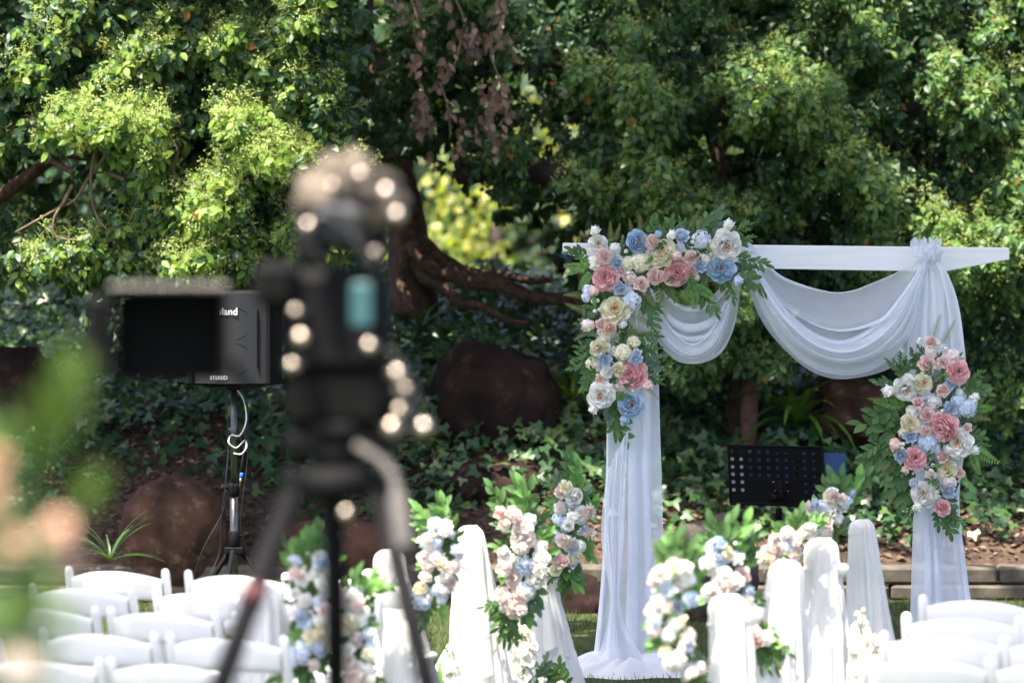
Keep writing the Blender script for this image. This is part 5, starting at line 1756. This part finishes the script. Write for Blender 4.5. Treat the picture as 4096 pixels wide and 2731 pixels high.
# ------------------------------------------------------------------ draped aisle stands
def aisle_stand(label, px, py, d, w, fl, fr, seed, sheer=False, tie=.17, bow=None, dy=.10, bulge=1.0, hood=False):
    """rounded stand of width w under a cloth tied below its head; fl, fr: how far the skirt flares at the ground (m)"""
    p = at(px, py, d)
    top = p.z
    root = thing('draped_stand', label, 'draped stand', (p.x, d, 0), 0, 'cloth draped aisle stands')
    b = MB(); b.lathe([(w * .3, 0), (w * .3, top - .03), (w * .2, top - .012)], n=12); b.build('post', M['white_wood'], root)
    b = MB(); V = []; F = []
    n, m = 72, 60
    for j in range(m + 1):
        v = j / m
        z = top * (1 - v ** 1.3) if v < 1 else .004
        h = top - z
        if h < w * .55: rr = w / 2 * max(0, 1 - abs(1 - h / (w * .55)) ** 2.6) ** (1 / 2.2) * bulge
        else: rr = w / 2 * (bulge if h < tie else 1)
        pin = 0.0
        t = max(0, (h - .05) / max(.1, top - .05))
        fl_ = w / 2 + (fl - w / 2) * t ** 1.0
        fr_ = w / 2 + (fr - w / 2) * t ** 1.0
        pl = min(1, t * 4) * .115 + .035
        for i in range(n):
            a = 2 * PI * i / n
            f = a * 7 + 1.3 * math.sin(a * 2 + seed) + .6 * math.sin(v * 3 + seed)
            q = 1 + pl * (1 - 1.6 * abs(math.sin(f * .5)) ** .7 + .4 * math.sin(f * 1.7)) + .075 * nz((math.cos(a) * 2, math.sin(a) * 2, h * 7), 1, seed) + .03 * nz((math.cos(a) * 5, math.sin(a) * 5, h * 22), 1, seed)
            if h < w * .55: rx = rr; ry = rr
            else:
                rx = (fr_ if math.cos(a) > 0 else fl_) * (1 - pin); ry = (w / 2 + dy * t) * (1 - pin)
            V.append((math.cos(a) * rx * q, math.sin(a) * ry * q, z))
    for j in range(m):
        for i in range(n): F.append((j * n + i, (j + 1) * n + i, (j + 1) * n + (i + 1) % n, j * n + (i + 1) % n))
    b.add(V, F); b.build('cloth', M['sheer2'] if sheer else M['cloth'], root)
    b = MB()
    ring = [(math.cos(2 * PI * i / 24) * w * (.47 + .05 * tie / .15), math.sin(2 * PI * i / 24) * w * .47, top - tie + .006 * math.sin(i * 1.9)) for i in range(25)]
    b.tube(ring, .005, 6, caps=False)
    # loose fall of cloth hanging from the head down one side
    sd = 1 if fr > fl else -1
    fa = MB(); V = []; F = []
    for j in range(31):
        t = j / 30
        z = top - .004 - t * min(top * .75, .62)
        for i in range(15):
            u = i / 14
            a = sd * 0 + R(-90) + sd * R(12 + 62 * u)
            off = .008 + .012 * math.sin(u * 15 + seed + t * 2.5) * (.4 + t) + .010 * nz((u * 3, t * 4, seed), 1)
            wid = (fr if sd > 0 else fl)
            tt = max(0, (top - z - .05) / max(.1, top - .05))
            rx = w / 2 + (wid - w / 2) * tt
            ry = w / 2 + dy * tt
            if top - z < w * .55:
                k = max(0.05, 1 - abs(1 - (top - z) / (w * .55)) ** 2.6) ** (1 / 2.2)
                rx *= k; ry *= k
            hem = z - .05 * u * t - .02 * math.sin(u * 9 + seed) * t
            V.append((math.cos(a) * (rx * 1.03 + off), math.sin(a) * (ry * 1.03 + off), hem + .006))
    for j in range(30):
        for i in range(14): F.append((j * 15 + i, (j + 1) * 15 + i, (j + 1) * 15 + i + 1, j * 15 + i + 1))
    fa.add(V, F); fa.build('cloth_fall', M['cloth'], root)
    hd = MB(); V = []; F = []
    hm = 16
    for j in range(hm + 1):
        for i in range(n):
            a = 2 * PI * i / n
            hl = min(top * .5, tie * (1.0 + .22 * math.sin(a * 3 + seed) + .12 * math.sin(a * 7 + seed * 2)))
            h = hl * j / hm
            rr = w / 2 * max(0, 1 - abs(1 - min(h, w * .55) / (w * .55)) ** 2.6) ** (1 / 2.2) * bulge
            k = 1.07 + .05 * nz((math.cos(a) * 2.5, math.sin(a) * 2.5, h * 9), 1, seed + 3) + .07 * (h / max(.05, tie)) * math.sin(a * 9 + 2 * math.sin(a * 2 + seed))
            V.append((math.cos(a) * (rr * k + .004), math.sin(a) * (rr * k + .004), top + .006 - h))
    for j in range(hm):
        for i in range(n): F.append((j * n + i, (j + 1) * n + i, (j + 1) * n + (i + 1) % n, j * n + (i + 1) % n))
    hd.add(V, F)
    if hood: hd.build('hood', M['cloth'], root)
    if bow:
        for s, q in bow:
            bb = Vector((s * w * .45, -w * .3, top - tie + q))
            b.ball(bb + Vector((s * .018, -.005, .0)), .036, 12, sc=(1.0, .6, .8))
            b.ball(bb + Vector((s * .030, -.02, .012)), .024, 10, sc=(1.1, .6, .8))
            b.tube(smooth_line([bb, bb + Vector((s * .02, -.02, -.08)), bb + Vector((s * .03, -.02, -.2))], 5), [.012] * 5 + [.018] * 5 + [.006], 8, squash=.3)
    b.build('tie', M['cloth'], root)
    return root


aisle_stand('white draped stand nearest the arch on the left side of the aisle', 2115, 2024, 17.1, .085, .10, .26, 1.0, tie=.10, hood=True, bow=[(-1, .02)])
aisle_stand('round-topped white draped stand just right of the tripod', 1877, 2100, 16.1, .118, .11, .24, 2.0, tie=.15)
aisle_stand('white draped stand half hidden behind the right tripod leg', 1560, 2200, 15.3, .12, .08, .26, 3.0, tie=.13, hood=True, bow=[(-1, .03)])
aisle_stand('white draped stand between the middle and right tripod legs at bottom', 1600, 2480, 13.6, .12, .10, .16, 4.0, tie=.12)
aisle_stand('white draped stand left of the middle tripod leg', 1040, 2345, 13.6, .16, .10, .16, 5.0, tie=.14, bow=[(-1, .0)])
aisle_stand('white draped stand nearest the arch on the right side of the aisle', 3440, 2075, 16.7, .098, .055, .21, 6.0, tie=.06)
aisle_stand('white draped stand with a side bow, second from the arch, right of the aisle', 3280, 2150, 15.6, .128, .075, .19, 7.0, tie=.13, bow=[(1, .0)])
aisle_stand('round-headed plain white stand, third from the arch on the right of aisle', 3148, 2238, 14.6, .128, .25, .085, 8.0, tie=.9)
aisle_stand('white draped stand nearest the camera on the right of the aisle, with tied flaps', 2912, 2375, 13.4, .135, .07, .16, 9.0, tie=.11, bow=[(1, .03)], bulge=1.05)

# ------------------------------------------------------------------ bouquets on the stands
def bouquet(label, px, py, d, w, h, side, seed, lean=0.0, warm=0.5):
    """crescent of flowers; side: +1 flowers face right of the stand, -1 left"""
    c0 = at(px, py, d)
    gb = Garland('aisle_bouquet', label, 'bouquet', c0, d, lambda x, y: (px + x, py + y), d / FPX, 'bouquets along the aisle', toward=(side * .55, -1, .15))
    gb.r = random.Random(seed)
    r = gb.r
    # spine of the crescent: y from -h/2 to h/2
    def sx(t): return side * w * (.28 - .9 * (t - .45) ** 2) + lean * (t - .5)
    for k in range(30):
        t = r.uniform(-.05, 1.02)
        outer = -side if r.random() < .65 else side
        deg = (90 + outer * -r.uniform(15, 80)) if t < .45 else (270 + outer * r.uniform(15, 70))
        gb.green(r.choice(('willow', 'laurel', 'euc', 'lime', 'lime', 'willow')), sx(t) + outer * w * .18, (t - .5) * h, deg, r.uniform(.40, .66) * w, .02, .2)  # sunlight on the leaves put in as extra lime sprays
    for k in range(3):
        gb.green('lime' if k % 2 else 'laurel', sx(0) + r.uniform(-.15, .15) * w, -.52 * h, 90 + r.uniform(-30, 30), .72 * w, .0)
        gb.green('willow', sx(1) + r.uniform(-.1, .1) * w, .52 * h, 270 + r.uniform(-25, 25), .7 * w, .0)
    N = 36
    for k in range(N):
        t = (k + .5) / N * .92 + .04
        x = sx(t) + r.uniform(-.33, .33) * w * (1.15 - abs(t - .45))
        y = (t - .5) * h + r.uniform(-.03, .03) * h
        u = r.random()
        s = w * r.uniform(.20, .29)
        if u < .26: gb.flower('rose', r.choice(('blush', 'pale', 'pale', 'white', 'white', 'cream')), x, y, s, dd=-.06)
        elif u < .42: gb.flower('mum', r.choice(('sky', 'pale', 'white', 'white')), x, y, s * 1.05, dd=-.06)
        elif u < .58: gb.flower('peony', r.choice(('white', 'cream', 'pale')), x, y, s * 1.1, dd=-.06)
        elif u < .70: gb.flower('ranunculus', r.choice(('sky', 'ice', 'pale')), x, y, s * .85, dd=-.06)
        else: gb.flower('hydrangea', r.choice(('ice', 'white', 'pale', 'sky', 'white')), x, y, s * 1.05, dd=-.04)
    for k in range(8):
        t = r.random()
        gb.berry(sx(t) + r.uniform(-.3, .4) * w * side, (t - .5) * h, w * .06)
    return gb


bouquet('shaded bouquet of blue and pink flowers nearest the arch on the left', 2235, 2110, 16.95, 215, 370, 1, 11)
bouquet('tall bouquet with long green leaves right of the round-topped draped stand', 2015, 2250, 15.95, 255, 450, 1, 12)
bouquet('white and blue bouquet right of the right tripod leg', 1700, 2260, 15.15, 210, 360, 1, 13)
bouquet('bouquet with a round blue flower between the middle and right tripod legs', 1470, 2560, 13.45, 225, 400, -1, 14)
bouquet('white and pink bouquet between the left and middle tripod legs', 1195, 2440, 13.4, 250, 470, 1, 15)
bouquet('bouquet in front of the blue folder, farthest back right of the aisle', 3350, 2085, 16.5, 225, 250, -1, 16, lean=-110)
bouquet('leafy bouquet behind the plain round-headed stand', 3175, 2195, 15.5, 190, 180, -1, 17, lean=-120)
bouquet('bouquet of cream roses left of the plain round-headed stand', 3005, 2370, 14.5, 260, 430, -1, 18, lean=120)
bouquet('blurred bouquet with tall leaves beside the nearest right-hand draped stand', 2755, 2480, 13.3, 240, 520, -1, 19, lean=40)

# ------------------------------------------------------------------ white flower spikes on the ground
def spike_plant(label, px, py, d, hgt, seed, n=2, tilt=0.2):
    r = random.Random(seed)
    t0 = at(px, py, d)
    root = thing('flower_spike', label, 'flowers', (t0.x, d, 0), 0, 'white flower spikes along the aisle')
    for k in range(n):
        tip = Vector((r.uniform(-.05, .05) + tilt * .1 * k, r.uniform(-.03, .03), t0.z - k * .09))
        base = Vector((-.02 + r.uniform(-.02, .02), 0, .005))
        line = smooth_line([base, base.lerp(tip, .5) + Vector((r.uniform(-.02, .02), 0, 0)), tip], 8)
        b = MB(); b.tube(line, [.005 - .003 * i / 16 for i in range(17)], 6); b.build('stem', M['stem'], root)
        for q in range(24):
            t = 1 - (q / 24) * min(.95, hgt / max(.1, t0.z))
            p = base.lerp(tip, t)
            a = q * 2.4
            s = .012 + .034 * min(1, (1 - t) * 6)
            z = Vector((math.cos(a), math.sin(a), .35))
            part('blossom', flower_mesh('bud' if q < 3 else 'floret', 'cream' if q < 3 else 'white', q % 3), root, xf(p + Vector((math.cos(a), math.sin(a), 0)) * s * .5, frame_z(z, q), s * 1.75))
    for k in range(7):
        a = r.uniform(0, 6.28)
        b = MB(); leaf_blade(b, Vector((0, 0, .01)), Vector((math.cos(a) * .35, math.sin(a) * .35, 1)), Vector((math.cos(a), math.sin(a), .3)), r.uniform(.22, .38), .022, 0, .3)
        b.build('leaf', M['silk_leaf_bright'], root)
    return root


spike_plant('tall white flower spikes right of the round-topped draped stand', 2090, 2420, 16.6, .42, 1, 2)
spike_plant('white flower spikes at the left foot of the round-topped draped stand', 1765, 2580, 15.6, .3, 2, 3)
spike_plant('white flower spikes beside the right-hand chairs', 3470, 2440, 15.0, .45, 3, 4, .3)
gb = Garland('ground_flowers', 'low clump of leaves and tiny white flowers at bottom beside left aisle stands', 'flowers', Vector((at(2150, 2720, 16.9).x, 16.9, 0)), 16.9, lambda x, y: (2150 + x, 2700 + y), 16.9 / FPX)
for k in range(14): gb.green(gb.r.choice(('euc', 'laurel', 'willow')), gb.r.uniform(-60, 90), gb.r.uniform(-30, 60), gb.r.uniform(20, 160), 110, .0)
for k in range(8): gb.flower('hydrangea', gb.r.choice(('white', 'cream')), gb.r.uniform(-50, 100), gb.r.uniform(-30, 60), 45)

# ------------------------------------------------------------------ video camera on its tripod (foreground)
YT = 7.4
KT = YT / 6.25
S_T = ppm(YT)
tb = at(1345, 1900, YT)
tp = thing('camera_tripod', 'tall black camera tripod blurred in the foreground', 'tripod', (tb.x, YT, 0))
def q3(px, py, dy=0.0): return at(px, py, YT + dy) - Vector((tb.x, YT, 0))
def ground_from(a, c):
    """extend line a->c to the ground"""
    t = (a.z - .02) / (a.z - c.z)
    return a + (c - a) * t
legs = ((q3(1170, 1960, -.02), q3(885, 2731, -.16)), (q3(1335, 1990, .06), q3(1345, 2731, .26)), (q3(1520, 1960, -.02), q3(1708, 2731, -.16)))
for a, c in legs:
    e = ground_from(a, c)
    m1 = a.lerp(e, .34)
    b = MB(); b.tube([a, m1], .0225, 10); lg = b.build('leg', M['black_metal'], tp)
    b = MB(); b.tube([m1, a.lerp(e, .7)], .0205, 10); b.tube([a.lerp(e, .69), e], .0175, 10); b.build('lower_leg', M['black_metal'], lg)
    b = MB(); b.tube([a.lerp(e, .325), a.lerp(e, .355)], .027, 10); b.build('leg_lock', M['black'], lg)
    b = MB(); b.ball(e, .018, 8); b.build('rubber_foot', M['black'], lg)
a, c = legs[0]; e = ground_from(a, c)
t = (2385 - 1960) / (2731 - 1960)
b = MB(); pa_, pb_ = a.lerp(c, t - .05), a.lerp(c, t + .05); b.tube([pa_, pb_], .0250, 10); b.build('tape_band', M['red'], tp)
b = MB()
b.lathe([(.05, q3(1345, 1985).z), (.075, q3(1345, 1960).z), (.075, q3(1345, 1900).z), (.05, q3(1345, 1860).z)], n=20)
for a, c in legs: b.box(a + Vector((0, 0, .01)), (.045, .04, .06), bevel=.006)
b.build('crown_casting', M['black'], tp)
b = MB(); b.lathe([(.03, q3(1345, 1870).z), (.045, q3(1345, 1850).z), (.05, q3(1345, 1790).z), (.04, q3(1345, 1760).z), (.055, q3(1345, 1745).z), (.055, q3(1345, 1690).z), (.03, q3(1345, 1680).z)], n=20)
b.box(q3(1365, 1765, .02), (470 / S_T, .10, 130 / S_T), bevel=.02)
b.build('fluid_head', M['black'], tp)
b = MB(); b.tube(smooth_line([q3(1420, 1780, -.03), q3(1560, 1880, -.10), q3(1600, 2060, -.2), q3(1620, 2200, -.24)], 6), [.010] * 10 + [.019] * 9, 10); b.build('pan_handle', M['grey_dark'], tp)
for px, py in ((1385, 2050), (1600, 1640)):
    b = MB(); b.ball(q3(px, py, -.06), .013, 12); b.build('knob', M['chrome'], tp)

vc = thing('video_camera', 'large black video camera with chrome knobs blurred on the tripod', 'video camera', at(1345, 1685, YT))
vb = Vector(vc.location)
def v3(px, py, dy=0.0): return at(px, py, YT + dy) - vb
def vbox(px0, py0, px1, py1, depth, name, mat, dy=0.0, bev=.008, parent=None):
    c = (v3(px0, py0, dy) + v3(px1, py1, dy)) / 2
    b = MB(); b.box(c, ((px1 - px0) / S_T, depth, (py1 - py0) / S_T), bevel=bev)
    return b.build(name, mat, parent or vc)
vbox(1120, 1070, 1560, 1480, .20, 'body', M['black'], .05, .02)
vbox(1150, 1480, 1600, 1690, .14, 'base_plate', M['black_matt'], .03, .015)
vbox(1020, 1040, 1200, 1230, .12, 'viewfinder', M['black_matt'], -.02, .02)
vbox(1405, 1130, 1490, 1305, .012, 'display', M['teal'], -.10, .004)
vbox(1180, 820, 1330, 1075, .09, 'handle_post', M['black'], .02, .02)
vbox(1460, 850, 1560, 1075, .09, 'handle_post', M['black'], .02, .02)
# rounded top with light grey rings
wb = MB(); V = []; F = []
wc = v3(1390, 815, .04)
for jj in range(25):
    for ii in range(36):
        ph = PI * jj / 24; a = 2 * PI * ii / 36
        p = Vector((math.sin(ph) * math.cos(a), math.sin(ph) * math.sin(a), math.cos(ph)))
        k = .98 + .34 * nz(p, 2.4, 3) + .16 * nz(p, 6, 5)
        V.append(wc + Vector((p.x * .104 * k, p.y * .09 * k, p.z * .092 * k)))
for jj in range(24):
    for ii in range(36): F.append((jj * 36 + ii, (jj + 1) * 36 + ii, (jj + 1) * 36 + (ii + 1) % 36, jj * 36 + (ii + 1) % 36))
wb.add(V, F); wb.build('windscreen', M['fuzz'], vc)
b = MB(); b.lathe([(.02, -.08), (.042, -.075), (.045, .0), (.042, .07), (.03, .075)], v3(1390, 860, 0), 18, Matrix.Rotation(R(90), 3, 'X')); b.build('microphone', M['black'], vc)
b = MB(); b.box(v3(1360, 900, -.07), (.10, .05, .085), Matrix.Rotation(R(12), 3, 'Y'), .015); b.tube(smooth_line([v3(1300, 1060, -.09), v3(1230, 960, -.1), v3(1290, 860, -.1), v3(1420, 960, -.1), v3(1500, 1080, -.1)], 6), .008, 8); b.build('cable', M['cable'], vc)
b = MB(); b.lathe([(.05, -.04), (.066, -.035), (.07, .05), (.06, .12), (.045, .125)], v3(1330, 1280, .12), 22, Matrix.Rotation(R(-90), 3, 'X')); b.build('lens', M['black'], vc)
for px, py, r_ in ((1478, 1383, .011), (1588, 1492, .012), (1622, 1556, .008), (1568, 1710, .014), (1697, 1708, .013), (1182, 1245, .009), (1204, 1350, .013), (1170, 1460, .010), (1235, 905, .011), (1545, 770, .013), (1588, 862, .012), (1500, 1010, .007), (1330, 745, .008), (1445, 700, .010)):
    b = MB(); b.ball(v3(px, py, -.09), r_ * KT, 14)
    b.tube([v3(px, py, -.09), v3(px + (1360 - px) * .35, py, -.03)], .006, 6)
    b.build('knob', M['chrome'], vc)
vbox(1500, 1480, 1640, 1640, .08, 'cable_block', M['black'], -.02, .015)
b = MB(); b.tube(smooth_line([v3(1560, 1400, -.08), v3(1660, 1560, -.08), v3(1640, 1700, -.08), v3(1560, 1790, -.06)], 6), .006, 8); b.build('cable', M['cable'], vc)
b = MB(); b.tube(smooth_line([v3(1120, 1600, -.02), v3(1000, 1560, -.05), v3(930, 1440, -.06)], 6), .009, 8); b.build('monitor_arm', M['black_metal'], vc)

mo_c = at(670, 1340, YT - .06)
mo = thing('field_monitor', 'black field monitor with sun hood on an arm left of the video camera', 'monitor', mo_c, R(6))
def mbx(px0, py0, px1, py1, depth, name, mat, dy, bev=.006):
    c = (at(px0, py0, YT - .06) + at(px1, py1, YT - .06)) / 2 - mo_c
    b = MB(); b.box(c + Vector((0, dy, 0)), ((px1 - px0) / S_T, depth, (py1 - py0) / S_T), bevel=bev)
    return b.build(name, mat, mo)
mbx(470, 1165, 885, 1520, .02, 'case', M['black'], .03)
mbx(490, 1190, 870, 1500, .004, 'screen', M['black_matt'], .017, .001)
mbx(440, 1135, 910, 1152, .12, 'hood_top', M['hood_highlight'], -.03, .003)  # painted lighter to carry the highlight on the top surface
mbx(430, 1150, 452, 1520, .12, 'hood_side', M['black_matt'], -.03, .003)
mbx(885, 1150, 905, 1520, .12, 'hood_side', M['black_matt'], -.03, .003)
mbx(350, 1190, 430, 1500, .05, 'battery', M['black'], .05, .008)

# ------------------------------------------------------------------ blurred flower arrangement at lower left (foreground)
YF = 4.2
S_F = ppm(YF)
fa_c = at(60, 2100, YF)
fp = thing('flower_pedestal', 'slender white pedestal under the foreground flower arrangement', 'pedestal', (fa_c.x - .05, YF, 0))
b = MB(); b.lathe([(.13, 0), (.13, .02), (.03, .05), (.018, .3), (.018, 1.40), (.06, 1.45), (.075, 1.55)], n=20); b.build('stand', M['white_wood'], fp)
fg = Garland('foreground_flowers', 'strongly blurred peach and green flower arrangement in the lower left corner', 'flower arrangement', Vector((fa_c.x - .05, YF, 1.55)), YF, lambda x, y: (x, y), YF / FPX, None, toward=(.3, -1, .1))
for k in range(38):
    r = fg.r
    fg.green(r.choice(('deep', 'laurel', 'deep', 'willow')), r.uniform(-260, 130), r.uniform(1750, 2900), r.uniform(20, 160), r.uniform(200, 340), r.uniform(0, .1), .2)
for x, y, deg, ln in ((235, 1600, 86, 300), (300, 1560, 74, 240), (270, 1480, 98, 200), (200, 1720, 110, 260), (370, 1960, 64, 180), (320, 1990, 84, 200), (150, 2420, 20, 240), (260, 2470, -20, 180), (170, 2640, 60, 260)):
    fg.green('deep', x, y, deg, ln, .0, .1)
for c, x, y, dm, kd in (('peach', 235, 2120, 120, 'rose'), ('peach', 262, 2230, 90, 'rose'), ('peach', 50, 2180, 110, 'rose'), ('peach', -30, 1850, 110, 'peony'), ('peach', -20, 1990, 90, 'rose'), ('pale', 90, 2660, 110, 'rose')):
    fg.flower(kd, c, x, y, dm, dd=-.05)
